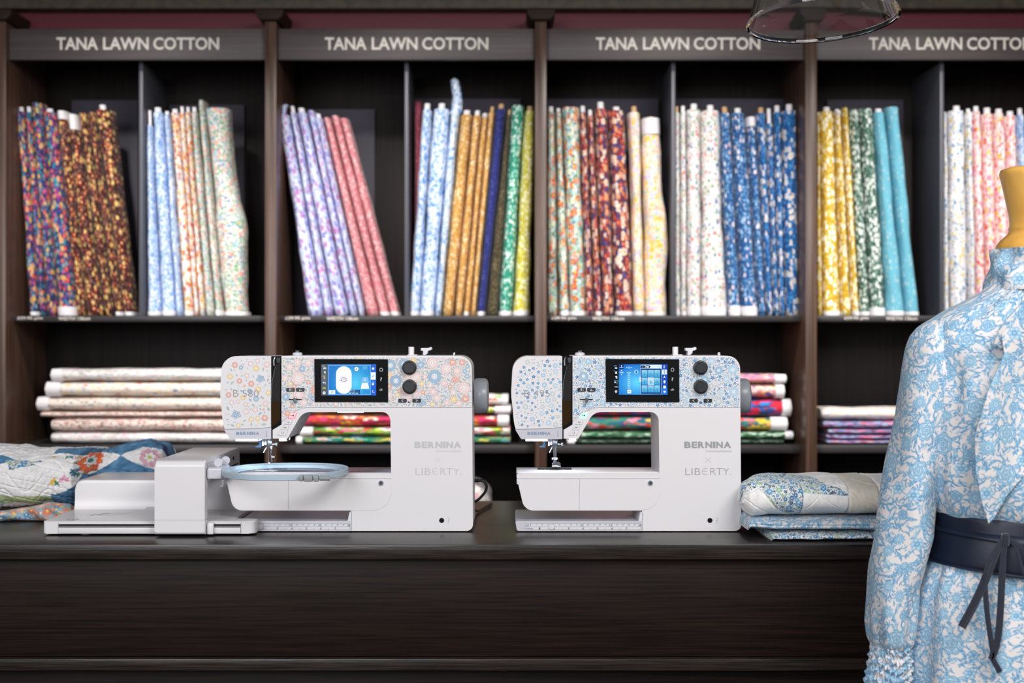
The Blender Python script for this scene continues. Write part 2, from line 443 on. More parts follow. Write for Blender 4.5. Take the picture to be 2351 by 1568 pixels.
# ------------------------------------------------------------------ printed cotton (node floral)
def floral(name, ground, layers, rough=.72, warp=.15):
    """layers: (cells per metre, petals, size, density, [colours], core colour or None, seed)"""
    m = new_mat(name, ground, rough, spec=.25, sheen=.1); nt = m.node_tree; bs = nt.nodes['Principled BSDF']
    uv = nt.nodes.new('ShaderNodeUVMap')
    color = None
    cur = nt.nodes.new('ShaderNodeRGB'); cur.outputs[0].default_value = lin4(ground); color = cur.outputs[0]
    for (sc, petals, size, dens, cols, core, seed) in layers:
        mp = nt.nodes.new('ShaderNodeMapping'); mp.inputs['Scale'].default_value = (sc, sc, 1); mp.inputs['Location'].default_value = (seed * 3.7, seed * 1.9, 0)
        nt.links.new(uv.outputs[0], mp.inputs['Vector'])
        vo = nt.nodes.new('ShaderNodeTexVoronoi'); vo.voronoi_dimensions = '2D'; vo.inputs['Scale'].default_value = 1; vo.inputs['Randomness'].default_value = .9
        nt.links.new(mp.outputs[0], vo.inputs['Vector'])
        sub = nt.nodes.new('ShaderNodeVectorMath'); sub.operation = 'SUBTRACT'
        nt.links.new(mp.outputs[0], sub.inputs[0]); nt.links.new(vo.outputs['Position'], sub.inputs[1])
        sx = nt.nodes.new('ShaderNodeSeparateXYZ'); nt.links.new(sub.outputs[0], sx.inputs[0])
        sr = nt.nodes.new('ShaderNodeSeparateColor'); nt.links.new(vo.outputs['Color'], sr.inputs[0])
        X, Y_ = S(nt, sx.outputs[0]), S(nt, sx.outputs[1]); R1, R2, R3 = (S(nt, sr.outputs[i]) for i in range(3))
        r = S(nt, vo.outputs['Distance'])
        th = Y_.m('ARCTAN2', X) + R3 * 6.28
        lob = (th * (petals / 2)).m('COSINE').m('ABSOLUTE')
        edge = (R2 * .5 + .7) * size * (lob * .38 + .62)
        mask = r.lt(edge) * R1.lt(dens)
        ramp = nt.nodes.new('ShaderNodeValToRGB'); ramp.color_ramp.interpolation = 'CONSTANT'
        rr = (R2 * 7.13 + R3 * 3.1).m('FRACT'); nt.links.new(rr.k, ramp.inputs[0])
        el = ramp.color_ramp.elements
        while len(el) < len(cols): el.new(.5)
        for i, c in enumerate(cols): el[i].position = i / len(cols); el[i].color = lin4(c)
        if len(cols) == 1:
            for e in el: e.color = lin4(cols[0])
        col = ramp.outputs[0]
        if core:
            cm = r.lt(edge * .36); mx = nt.nodes.new('ShaderNodeMix'); mx.data_type = 'RGBA'
            nt.links.new(cm.k, mx.inputs['Factor']); nt.links.new(col, mx.inputs['A']); mx.inputs['B'].default_value = lin4(core); col = mx.outputs['Result']
        mx = nt.nodes.new('ShaderNodeMix'); mx.data_type = 'RGBA'
        nt.links.new(mask.k, mx.inputs['Factor']); nt.links.new(color, mx.inputs['A']); nt.links.new(col, mx.inputs['B']); color = mx.outputs['Result']
    nt.links.new(color, bs.inputs['Base Color'])
    tn = nt.nodes.new('ShaderNodeTexNoise'); tn.inputs['Scale'].default_value = 22; tn.inputs['Detail'].default_value = 3
    mp = nt.nodes.new('ShaderNodeMapping'); mp.inputs['Scale'].default_value = (2.2, .55, 1)
    nt.links.new(uv.outputs[0], mp.inputs['Vector']); nt.links.new(mp.outputs[0], tn.inputs['Vector'])
    bp = nt.nodes.new('ShaderNodeBump'); bp.inputs['Strength'].default_value = .45; bp.inputs['Distance'].default_value = .006
    nt.links.new(tn.outputs[0], bp.inputs['Height']); nt.links.new(bp.outputs[0], bs.inputs['Normal'])
    return m

W_ = (250, 247, 244)
PAL = {
 'A': ('magenta, teal and yellow floral', floral('print A', (52, 46, 84), [(80, 5, .55, .8, [(40, 140, 165), (120, 60, 130), (70, 70, 140)], None, 1), (52, 5, .55, .75, [(170, 60, 128), (226, 180, 120), (226, 190, 96), (206, 66, 76), (60, 146, 168)], (230, 140, 90), 2)])),
 'B': ('rust, yellow and dark brown floral', floral('print B', (58, 32, 30), [(90, 5, .5, .75, [(128, 74, 54), (104, 44, 46), (140, 104, 98)], None, 3), (52, 5, .55, .62, [(180, 64, 42), (214, 156, 96), (222, 184, 104), (160, 46, 40)], (250, 225, 150), 4)])),
 'C': ('pale blue and white floral', floral('print C', (236, 240, 248), [(100, 3, .55, .85, [(150, 190, 235), (90, 150, 215), (190, 205, 245)], None, 5), (62, 5, .5, .6, [(70, 140, 210), (120, 175, 230), (150, 185, 240)], W_, 6)])),
 'D': ('yellow, orange and white floral', floral('print D', (250, 244, 236), [(100, 3, .45, .6, [(200, 190, 230), (250, 200, 120), (120, 160, 210)], None, 7), (58, 5, .55, .62, [(248, 205, 90), (230, 110, 50), (220, 80, 60), (250, 180, 70)], (200, 120, 40), 8)])),
 'E': ('pastel green and pink ditsy floral', floral('print E', (226, 222, 210), [(110, 3, .52, .85, [(110, 160, 130), (150, 184, 162), (100, 136, 180), (214, 190, 180)], None, 9), (60, 5, .46, .55, [(240, 160, 150), (235, 120, 120), (130, 180, 200), (90, 160, 120)], (250, 230, 180), 10)])),
 'F': ('lilac medallion print', floral('print F', (200, 208, 236), [(95, 4, .5, .8, [(236, 240, 248), (168, 182, 222)], None, 11), (40, 6, .42, .7, [(170, 100, 175), (205, 100, 160), (130, 110, 200)], (150, 170, 240), 12)])),
 'G': ('salmon pink small-flower print', floral('print G', (214, 136, 142), [(80, 5, .5, .8, [(240, 206, 206), (232, 178, 180), (206, 116, 124)], None, 13)])),
 'H': ('sky blue and white floral', floral('print H', (214, 226, 246), [(90, 4, .5, .75, [(130, 175, 222), (238, 243, 252), (100, 155, 212)], None, 14), (50, 5, .42, .5, [(90, 150, 215), (240, 244, 252)], None, 15)])),
 'I': ('ochre tan and cream floral', floral('print I', (206, 156, 84), [(85, 5, .5, .7, [(246, 226, 190), (232, 196, 140), (190, 134, 62)], None, 16)])),
 'N1': ('navy blue print', floral('print navy', (38, 44, 110), [(80, 4, .4, .6, [(70, 78, 150), (54, 60, 130)], None, 17)])),
 'O1': ('dark olive brown print', floral('print olive', (66, 58, 40), [(95, 4, .5, .7, [(120, 106, 76), (92, 80, 56)], None, 18)])),
 'G1': ('emerald green and white leafy print', floral('print green', (46, 140, 116), [(72, 4, .5, .7, [(220, 236, 226), (150, 206, 186)], None, 19)])),
 'Y1': ('chartreuse and white leafy print', floral('print chart', (214, 204, 96), [(72, 4, .5, .75, [(246, 246, 222), (190, 176, 40)], None, 20)])),
 'R1': ('dusty rose print', floral('print rose', (150, 62, 84), [(90, 5, .4, .5, [(190, 110, 120)], None, 21)])),
 'J': ('red, lime and pale blue floral', floral('print J', (176, 200, 196), [(90, 4, .55, .9, [(90, 150, 145), (186, 198, 70), (226, 230, 222), (30, 96, 90), (150, 190, 190)], None, 22), (44, 5, .55, .66, [(205, 44, 42), (228, 130, 122), (240, 232, 220), (222, 80, 52), (236, 228, 214)], (245, 215, 90), 23)])),
 'K': ('rust red, navy and peach floral', floral('print K', (104, 46, 56), [(80, 4, .55, .85, [(48, 58, 112), (206, 124, 84), (110, 40, 52), (60, 84, 150)], None, 24), (42, 5, .56, .72, [(240, 212, 190), (176, 50, 44), (222, 150, 108), (240, 224, 208), (186, 60, 44)], (222, 150, 120), 25)])),
 'L': ('soft yellow, peach and lilac floral', floral('print L', (246, 226, 190), [(90, 4, .52, .8, [(240, 196, 80), (206, 196, 240), (160, 205, 200)], None, 26), (48, 5, .52, .65, [(252, 240, 236), (248, 196, 190), (214, 200, 244), (246, 206, 90)], (248, 180, 110), 27)])),
 'Mw': ('white ditsy floral with red and green sprigs', floral('print M', (240, 238, 236), [(110, 3, .5, .75, [(150, 180, 150), (190, 186, 200), (216, 190, 186), (225, 222, 222)], None, 28), (56, 5, .38, .55, [(230, 110, 100), (80, 110, 170), (120, 170, 120), (240, 190, 170)], None, 29)])),
 'N': ('deep blue floral with pale blossoms', floral('print N', (34, 78, 134), [(105, 4, .5, .8, [(84, 144, 190), (50, 106, 166), (140, 178, 210)], None, 30), (48, 5, .4, .4, [(230, 205, 210), (240, 235, 235), (150, 190, 230)], None, 31)])),
 'O': ('bright blue floral with white blossoms', floral('print O', (24, 88, 150), [(90, 5, .52, .85, [(56, 142, 196), (30, 72, 130), (96, 140, 200)], None, 32), (45, 5, .5, .42, [(240, 236, 232), (225, 220, 225)], (200, 160, 90), 33)])),
 'P': ('mustard and white floral', floral('print P', (204, 164, 36), [(100, 4, .4, .5, [(240, 220, 150)], None, 34), (46, 5, .5, .6, [(250, 248, 232), (244, 236, 200)], None, 35)])),
 'Q': ('dark green and white floral', floral('print Q', (62, 98, 84), [(110, 4, .45, .6, [(150, 176, 160)], None, 36), (58, 5, .5, .6, [(240, 242, 236), (220, 226, 218)], None, 37)])),
 'R': ('turquoise print with pale blossoms', floral('print R', (112, 184, 204), [(60, 5, .4, .4, [(150, 200, 212), (180, 204, 210)], None, 38)])),
 'Sx': ('white, slate blue and yellow floral', floral('print S', (240, 238, 244), [(95, 4, .48, .7, [(120, 160, 180), (200, 205, 225), (230, 205, 150)], None, 39), (50, 4, .42, .4, [(90, 140, 170), (240, 210, 120), (250, 250, 250)], None, 40)])),
 'T': ('pink, yellow and red floral', floral('print T', (250, 228, 226), [(90, 4, .5, .7, [(244, 170, 190), (250, 240, 236), (236, 110, 80)], None, 41), (46, 5, .46, .5, [(246, 206, 70), (230, 90, 70), (240, 140, 170)], None, 42)])),
 # lower shelf
 'sa': ('white floral', floral('print sa', (240, 234, 230), [(80, 4, .5, .6, [(200, 200, 190), (235, 200, 205), (190, 205, 215)], None, 43), (42, 5, .4, .35, [(170, 180, 170), (225, 180, 190)], None, 44)])),
 'sb': ('white floral with red and yellow dots', floral('print sb', (246, 236, 226), [(80, 4, .5, .6, [(240, 200, 180), (200, 215, 225), (245, 220, 150)], None, 45), (30, 5, .3, .4, [(225, 80, 60), (245, 190, 90), (120, 140, 200)], None, 46)])),
 'sc': ('cream and grey leafy', floral('print sc', (240, 226, 214), [(70, 3, .5, .6, [(150, 160, 160), (235, 190, 170), (190, 190, 180)], None, 47)])),
 'sd': ('cream and rust speckled', floral('print sd', (238, 218, 210), [(80, 4, .5, .7, [(170, 90, 80), (240, 180, 160), (130, 140, 120)], None, 48)])),
 'ta': ('orange, magenta and white large-flower', floral('print ta', (196, 60, 60), [(30, 5, .6, .8, [(235, 110, 50), (215, 60, 120), (90, 40, 60)], None, 49), (17, 5, .55, .75, [(240, 150, 70), (245, 225, 210), (210, 50, 100), (150, 40, 60), (245, 180, 60)], (150, 60, 80), 50)])),
 'tb': ('lime, pink and sky blue large-flower', floral('print tb', (110, 150, 60), [(30, 5, .6, .85, [(200, 215, 80), (220, 60, 60), (60, 110, 60)], None, 51), (16, 5, .55, .8, [(150, 205, 230), (240, 225, 235), (230, 80, 150), (245, 240, 225), (160, 200, 60)], (230, 90, 160), 52)])),
 'tc': ('teal green and cream floral', floral('print tc', (40, 120, 90), [(34, 5, .55, .8, [(40, 160, 140), (120, 160, 70), (60, 90, 100)], None, 53), (22, 5, .5, .6, [(225, 205, 180), (170, 200, 220), (210, 190, 70), (60, 180, 160)], (200, 130, 110), 54)])),
 'td': ('green, white and red floral', floral('print td', (240, 232, 224), [(30, 5, .55, .6, [(120, 180, 80), (220, 60, 60), (240, 160, 160)], None, 55)])),
 'ua': ('pink and yellow floral', floral('print ua', (238, 150, 170), [(40, 5, .55, .8, [(250, 215, 130), (120, 110, 180), (250, 220, 220)], None, 56)])),
 'ub': ('orange, blue and cream floral', floral('print ub', (210, 160, 170), [(50, 5, .5, .7, [(60, 80, 140), (240, 210, 200)], None, 57), (28, 5, .55, .6, [(245, 150, 70), (250, 225, 200), (230, 110, 100)], (240, 190, 90), 58)])),
 'uc': ('red, magenta and blue floral', floral('print uc', (60, 70, 130), [(28, 5, .6, .85, [(210, 40, 60), (50, 100, 180), (160, 40, 100)], None, 59), (22, 5, .5, .6, [(235, 40, 110), (235, 90, 40), (60, 130, 200)], None, 60)])),
 'ud': ('teal, yellow and red floral', floral('print ud', (60, 130, 110), [(30, 5, .55, .8, [(230, 50, 50), (240, 140, 170), (40, 90, 130)], None, 61), (19, 8, .5, .6, [(245, 205, 60), (240, 130, 180), (235, 60, 60)], (225, 160, 40), 62)])),
 'ue': ('sage green floral', floral('print ue', (70, 120, 84), [(46, 5, .5, .7, [(150, 190, 160), (210, 225, 205), (50, 90, 60)], None, 63)])),
 'uf': ('dark bottle green floral', floral('print uf', (34, 56, 40), [(50, 5, .45, .6, [(90, 120, 90), (120, 150, 130)], None, 64)])),
 'va': ('cream check-look floral', floral('print va', (238, 228, 220), [(50, 4, .5, .6, [(240, 225, 180), (205, 205, 225)], None, 65)])),
 'vb': ('pink and slate blue floral', floral('print vb', (130, 140, 190), [(50, 5, .55, .8, [(220, 120, 160), (170, 190, 215), (120, 60, 90)], None, 66), (24, 5, .4, .5, [(235, 100, 90), (210, 220, 235), (235, 130, 170)], None, 67)])),
}

rng = random.Random(7)
def wnoise(a, b, s):
    return noise.noise(Vector((a, b, s)))

def slab_rings(L, w, d, n, m, seed, wob=.0016, sup=2.6, bulge=0, taper=1.0):
    """bolt: superellipse section w (x) by d (y) swept along z from 0 to L; returns P (n,m,3) and uv"""
    P = np.zeros((n + 4, m, 3)); UV = np.zeros((n + 4, m + 1, 2))
    per = PI * (3 * (w / 2 + d / 2) - math.sqrt((3 * w / 2 + d / 2) * (w / 2 + 3 * d / 2)))
    zs = [0, .0, *np.linspace(.002, L - .002, n), L, L]; sc = [.02, .9, *([1] * n), .93, .02]
    for i, (z, s) in enumerate(zip(zs, sc)):
        f = z / L
        ww = w * (1 + .05 * math.sin(f * 9 + seed) + .04 * math.sin(f * 23 + seed * 2)) * (1 - (1 - taper) * f)
        for j in range(m):
            a = 2 * PI * j / m - PI / 2
            ca, sa = math.cos(a), math.sin(a)
            x = abs(ca) ** (2 / sup) * math.copysign(ww / 2, ca); y = abs(sa) ** (2 / sup) * math.copysign(d / 2, sa)
            q = 1 + wnoise(math.cos(a) * 1.5 + seed, z * 14, math.sin(a)) * wob / w * 2
            P[i, j] = (x * s * q + (bulge * math.exp(-((f - .44) / .2) ** 2) if x > 0 and s > .5 else 0), y * s * (q if s > .5 else 1), z + (s < 1) * 0)
        UV[i, :, 0] = np.linspace(0, per, m + 1) + seed * .317; UV[i, :, 1] = z + seed * .211
    return P, UV

ORD = ['first', 'second', 'third', 'fourth', 'fifth', 'sixth', 'seventh']
BINS = ['far-left bin', 'second bin from the left', 'bin left of centre, with the lilac rolls', 'bin with the tan and navy rolls', 'bin with the red floral rolls', 'bin with the white and deep blue rolls', 'bin with the mustard rolls', 'bin behind the dress collar']
SBIN = ['far-left bin', 'second bin', 'third bin', 'fourth bin', 'fifth bin', 'sixth bin', 'seventh bin', 'far-right bin']
# bin, palette, top x0, x1, top y, bottom x0, x1, core, band at foot, band at head, extra
ROLLS = [
 (0, 'A', 35, 52, 254, 65, 88, 'w', 1, 0), (0, 'A', 54, 69, 256, 88, 105, 'w', 0, 0), (0, 'A', 68, 92, 234, 105, 127, '', 0, 0), (0, 'A', 95, 124, 256, 128, 173, 'w', 2, 0),
 (0, 'B', 128, 151, 262, 174, 193, '', 0, 2), (0, 'B', 153, 176, 270, 195, 232, 'w', 0, 3), (0, 'B', 178, 196, 258, 238, 258, '', 0, 0), (0, 'B', 198, 213, 256, 262, 281, '', 1, 0), (0, 'B', 215, 249, 250, 283, 307, 'w', 1, 0),
 (1, 'C', 335, 346, 286, 335, 366, 'w4', 1, 0), (1, 'C', 347, 371, 256, 368, 401, 'w', 1, 0), (1, 'C', 373, 387, 262, 402, 418, 'w', 0, 0),
 (1, 'D', 389, 408, 258, 420, 444, 'w', 1, 0), (1, 'D', 409, 421, 258, 445, 455, 'w', 0, 0), (1, 'D', 423, 434, 256, 457, 469, 'w', 0, 0),
 (1, 'E', 436, 450, 255, 471, 490, 'w', 0, 0), (1, 'E', 452, 466, 228, 492, 509, '', 1, 0), (1, 'E', 469, 520, 246, 512, 566, '', 1, 0),
 (2, 'F', 637, 662, 262, 706, 742, '', 0, 0), (2, 'F', 664, 678, 256, 744, 765, 'w', 0, 0), (2, 'F', 680, 702, 256, 767, 800, 'w', 0, 0), (2, 'F', 704, 720, 252, 802, 821, '', 0, 0), (2, 'F', 722, 738, 268, 823, 838, 'w', 0, 0),
 (2, 'G', 741, 756, 268, 841, 869, '', 0, 0), (2, 'G', 758, 776, 264, 871, 894, '', 1, 0), (2, 'G', 778, 798, 270, 896, 918, '', 1, 0),
 (3, 'R1', 950, 968, 230, 953, 972, '', 0, 0),
 (3, 'H', 969, 990, 250, 939, 961, 'w', 1, 0), (3, 'H', 994, 1032, 248, 963, 995, 'w', 1, 0), (3, 'H', 1034, 1056, 252, 997, 1012, '', 0, 0),
 (3, 'I', 1058, 1084, 262, 1014, 1040, 'w', 0, 0), (3, 'I', 1086, 1104, 264, 1042, 1061, 'w', 0, 0), (3, 'I', 1106, 1120, 268, 1063, 1077, 'c', 1, 1), (3, 'I', 1122, 1136, 256, 1079, 1092, 'c', 0, 0),
 (3, 'N1', 1138, 1162, 248, 1094, 1113, 'c', 1, 0), (3, 'O1', 1164, 1173, 262, 1115, 1143, 'c', 0, 0), (3, 'G1', 1175, 1203, 240, 1145, 1174, '', 1, 0), (3, 'Y1', 1205, 1228, 252, 1178, 1215, 'c', 1, 0),
 (4, 'J', 1257, 1274, 256, 1257, 1281, 'w', 0, 0), (4, 'J', 1276, 1289, 256, 1284, 1309, 'w', 1, 0), (4, 'J', 1291, 1329, 244, 1311, 1346, '', 1, 0),
 (4, 'K', 1331, 1347, 256, 1348, 1364, 'w', 0, 0), (4, 'K', 1349, 1363, 264, 1366, 1384, 'w', 1, 0), (4, 'K', 1365, 1395, 248, 1386, 1412, 'w', 0, 0), (4, 'K', 1397, 1435, 252, 1414, 1455, 'w', 1, 0),
 (4, 'L', 1444, 1470, 256, 1457, 1482, 'c', 1, 0), (4, 'L', 1476, 1516, 278, 1484, 1532, 'c', 1, 3),
 (5, 'Mw', 1551, 1561, 256, 1551, 1563, 'c', 1, 0), (5, 'Mw', 1563, 1577, 256, 1565, 1578, 'w', 1, 0), (5, 'Mw', 1579, 1611, 250, 1580, 1612, 'w', 2, 0), (5, 'Mw', 1613, 1653, 252, 1615, 1671, 'w', 2, 0),
 (5, 'N', 1655, 1678, 258, 1674, 1704, 'c', 2, 0), (5, 'N', 1680, 1713, 258, 1706, 1743, 'w', 2, 0), (5, 'N', 1715, 1738, 276, 1745, 1761, 'c', 0, 2),
 (5, 'O', 1740, 1760, 258, 1763, 1777, 'c', 0, 0), (5, 'O', 1762, 1776, 282, 1779, 1790, 'w4', 0, 0), (5, 'O', 1778, 1796, 256, 1792, 1804, 'w', 0, 0), (5, 'O', 1798, 1832, 252, 1806, 1838, 'w', 0, 0),
 (6, 'P', 1876, 1883, 256, 1876, 1891, '', 0, 0), (6, 'P', 1885, 1917, 254, 1893, 1934, 'w', 1, 0), (6, 'P', 1919, 1933, 262, 1936, 1958, 'w', 0, 1), (6, 'P', 1935, 1950, 246, 1960, 1976, '', 1, 0),
 (6, 'Q', 1952, 1974, 250, 1978, 2001, '', 1, 0), (6, 'Q', 1976, 2006, 248, 2003, 2038, '', 2, 0),
 (6, 'R', 2008, 2034, 256, 2042, 2082, 'w', 1, 0), (6, 'R', 2036, 2067, 244, 2084, 2115, '', 1, 0),
 (7, 'Sx', 2168, 2176, 256, 2168, 2183, '', 1, 0), (7, 'Sx', 2183, 2219, 252, 2188, 2228, 'w', 1, 0), (7, 'Sx', 2221, 2235, 256, 2230, 2244, 'w', 1, 0),
 (7, 'T', 2237, 2255, 254, 2246, 2268, 'w', 1, 0), (7, 'T', 2259, 2284, 260, 2270, 2294, 'w', 1, 0), (7, 'T', 2286, 2311, 258, 2296, 2324, 'w', 1, 0), (7, 'T', 2313, 2336, 264, 2326, 2352, 'w', 1, 0), (7, 'C', 2339, 2356, 262, 2354, 2376, 'w', 1, 0),
]
YR = 4.875          # rolls' centre plane
YF = 4.815          # their front face
cnt = {}
for r in ROLLS: cnt[(r[0], r[1])] = cnt.get((r[0], r[1]), 0) + 1
seen = {}
for i, (bn, pal, tx0, tx1, ty, bx0, bx1, core, foot, head) in enumerate(ROLLS):
    key = (bn, pal); k = seen.get(key, 0); seen[key] = k + 1; n = cnt[key]
    yc = YR; dd = .115
    if pal == 'R1': yc, dd = 4.99, .10
    yf = yc - dd / 2
    xb = (wx(bx0, yf) + wx(bx1, yf)) / 2; xt = (wx(tx0, yf) + wx(tx1, yf)) / 2; zt = wz(ty, yf)
    wb = wx(bx1, yf) - wx(bx0, yf); wt = wx(tx1, yf) - wx(tx0, yf)
    if pal == 'R1': zt = wz(232, yf)
    w = wb + .0; H = zt - ZS1 - .001; lean = (xt - xb)
    desc = PAL[pal][0]; nm = BINS[bn]
    if n == 1: lab = f'{desc} fabric roll, {SBIN[bn]}'
    elif n == 2: lab = f'{desc} roll, {("left", "right")[k]} of two, {SBIN[bn]}'
    else: lab = f'{desc} roll, {ORD[k]} of {n} from left, {SBIN[bn]}'
    assert len(lab.split()) <= 16, lab
    P, UV = slab_rings(1.0, 1.0, 1.0, 26, 28, i * 1.37 + .5, wob=0)
    f = P[:, :, 2:3]
    ww = wb + (wt - wb) * f
    Q = np.zeros_like(P)
    for a in range(P.shape[0]):
        for c in range(P.shape[1]):
            x, y, z = P[a, c]
            wr = 1 + .09 * wnoise(x * 2 + i, z * 9, y * 2) + .05 * wnoise(x * 4 + i, z * 25, y * 3)
            bul = .018 * math.exp(-((z - .42) / .16) ** 2) * (x > .1) if (bn, k, pal) in ((1, 2, 'E'), (4, 1, 'L')) else 0
            Q[a, c] = (x * (wb + (wt - wb) * z) * wr + lean * z + bul, y * dd * wr * (.97 + .03 * math.sin(z * 8 + i)), z * H)
    per = 2 * (w + dd) * .85
    UV[:, :, 0] = np.linspace(0, per, UV.shape[1])[None] + i * .37
    UV[:, :, 1] = np.concatenate([P[:, :1, 2], P[:, :, 2]], 1) * H + i * .21
    o = grid_obj('fabric_roll', Q, PAL[pal][1], None, None, True, caps=False, uv=UV, loc=(xb, yc, ZS1 + .0008))
    tag(o, lab, 'fabric roll', f'{desc} rolls in the {nm}' if n > 1 else None)
    sh = Matrix(((1, 0, lean / H), (0, 1, 0), (0, 0, 1)))
    if core:
        b = bmesh.new(); rr = min(.011, wt * .32) if 'w' in core else min(.009, wt * .3)
        ex = .052 if '4' in core else rng.uniform(.012, .024)
        lathe(b, [(rr * .62, H - .03), (rr, H - .03), (rr, H + ex - .001), (rr * .9, H + ex), (rr * .62, H + ex), (rr * .62, H - .03)], seg=16)
        for v in b.verts: v.co.x += lean * v.co.z / H
        for v in b.verts: v.co.y -= dd * .28
        obj('core_tube', b, 'paper' if 'w' in core else 'cardboard', o, label='white cardboard core' if 'w' in core else 'brown cardboard core')
    for side, val in (('foot', foot), ('head', head)):
        if not val: continue
        h = {1: .016, 2: .032, 3: .055}[val] * (.8 + rng.random() * .3)
        z0 = .0005 if side == 'foot' else H - h + .012
        b = bmesh.new(); cw = (wb if side == 'foot' else wt); m_ = 24
        rings = []
        for zz, s in ((z0, .9), (z0 + .001, 1.05), (z0 + h * .5, 1.07), (z0 + h, 1.05), (z0 + h, .9)):
            ring = []
            for j in range(m_):
                a = 2 * PI * j / m_; ca, sa = math.cos(a), math.sin(a)
                ring.append(b.verts.new((abs(ca) ** .77 * math.copysign(cw / 2 * s, ca) + lean * zz / H, abs(sa) ** .77 * math.copysign(dd / 2 * (s + .02), sa), zz)))
            rings.append(ring)
        for A, B in zip(rings, rings[1:]):
            for j in range(m_): b.faces.new((A[j], A[(j + 1) % m_], B[(j + 1) % m_], B[j]))
        b.faces.new(rings[0][::-1]); b.faces.new(rings[-1])
        obj('paper_band', b, 'paper', o, label='white paper band')
    if (bn, k, pal) in ((2, 0, 'F'), (3, 2, 'H')):     # loose scrap of cloth tucked in the top
        hh = .05 if pal == 'F' else .125
        ws = .013 if pal == 'F' else .019
        n2 = 14; PP = np.zeros((n2, 16, 3)); UU = np.zeros((n2, 17, 2))
        for a in range(n2):
            s = a / (n2 - 1)
            for j in range(16):
                an = 2 * PI * j / 16; rad = ws * (1 - .25 * s) * (1 + .25 * wnoise(math.cos(an) * 2, s * 5, math.sin(an) + 3)) * (1 if a < n2 - 1 else .1)
                PP[a, j] = (lean + rad * math.cos(an) + .006 * math.sin(s * 4) * (1 if pal == 'H' else -1), rad * 1.4 * math.sin(an) - .02, H - .01 + s * hh)
            UU[a, :, 0] = np.linspace(0, .1, 17); UU[a, :, 1] = s * hh
        grid_obj('fabric_flap', PP, PAL[pal][1], o, None, True, uv=UU)

# ------------------------------------------------------------------ folded bolts lying on the lower shelf
def lying(x0, x1, y0, y1, pal, label, group, endband=None, yfront=4.80, d=.20, z_off=0):
    """photo pixel rectangle x0..x1, y0 (top)..y1 (bottom)"""
    xa, xb = wx(x0, yfront), wx(x1, yfront); za, zb = wz(y1, yfront), wz(y0, yfront)
    za = max(za, ZL1 + .0006) if y1 > 1020 else za; L, h = xb - xa, zb - za; sd = rng.random() * 20
    n, m = 40, 28; P, UV = slab_rings(1, 1, 1, n, m, sd, 0, sup=3.0)
    Q = np.zeros_like(P)
    for a in range(P.shape[0]):
        for c in range(m):
            x, y, z = P[a, c]
            w1 = 1 + .10 * wnoise(z * 7 + sd, y * 2, x) + .05 * wnoise(z * 20, y * 3, sd)
            Q[a, c] = (z * L, y * d * (1 + .05 * wnoise(z * 9, x, sd)), min((x * w1 * .97 + .5) * h + .0015 * wnoise(z * 6, sd, y) + .001, h * 1.04))
    Q[:, :, 2] = np.maximum(Q[:, :, 2], .0004)
    UV[:, :, 0] = np.linspace(0, 2 * (d + h), m + 1)[None] + sd; UV[:, :, 1] = np.concatenate([P[:, :1, 2], P[:, :, 2]], 1) * L + sd
    o = grid_obj('fabric_bolt', Q, PAL[pal][1], None, None, True, uv=UV, loc=(xa, yfront + d / 2, za))
    tag(o, label, 'fabric bolt', group)
    if endband:
        side, wpx = endband; bw = wx(wpx, yfront) - wx(0, yfront)
        xs = (-.004, bw) if side == 'l' else (L - bw, L + .004)
        b = bmesh.new(); pr = rpoly([(-d / 2 - .003, .001, h * .45), (d / 2, .001, h * .45), (d / 2, h * 1.0, h * .45), (-d / 2 - .003, h * 1.0, h * .45)], 5)
        prism(b, pr, xs[0], xs[1], .004, 2, 'X'); obj('paper_band', b, 'paper', o, label='white paper band')
    return o
g = 'pale folded bolts stacked on the lower shelf at left'
for (a, y0, y1, pal, lb, eb) in [(119, 847, 876, 'sa', 'topmost white floral bolt of the pale stack behind the left machine', ('l', 22)),
        (106, 877, 911, 'sb', 'white bolt with red and yellow dots, second from the top of the pale stack', ('l', 30)),
        (86, 912, 944, 'sc', 'cream and grey leafy bolt, widest and third from the top of the pale stack', ('l', 24)),
        (92, 945, 959, 'sd', 'thin reddish cream bolt, fourth from the top of the pale stack', None),
        (116, 960, 992, 'sd', 'thick cream and rust speckled bolt, second from the bottom of the pale stack', None),
        (116, 993, 1021.5, 'sa', 'white floral bolt at the bottom of the pale stack', None)]:
    lying(a, 598, y0, y1, pal, lb, g, eb)
g = 'bright folded bolts stacked on the lower shelf, seen through the left machine'
for (a, c, y0, y1, pal, lb, eb) in [(700, 1164, 908, 932, 'td', 'green, white and red bolt topmost in the stack between the machines', ('r', 12)),
        (694, 1170, 933, 951, 'tb', 'thin pink bolt second from the top in the stack between the machines', ('r', 34)),
        (688, 1166, 952, 980, 'ta', 'orange and magenta large-flower bolt seen through the left machine', ('r', 24)),
        (690, 1171, 981, 1002, 'tb', 'lime, pink and sky blue bolt, second from the bottom, through the left machine', ('l', 28)),
        (682, 1172, 1003, 1021.5, 'tc', 'teal green bolt at the bottom of the stack, through the left machine', ('l', 12))]:
    lying(a, c, y0, y1, pal, lb, g, eb)
g = 'bright folded bolts stacked on the lower shelf behind the right-hand machine'
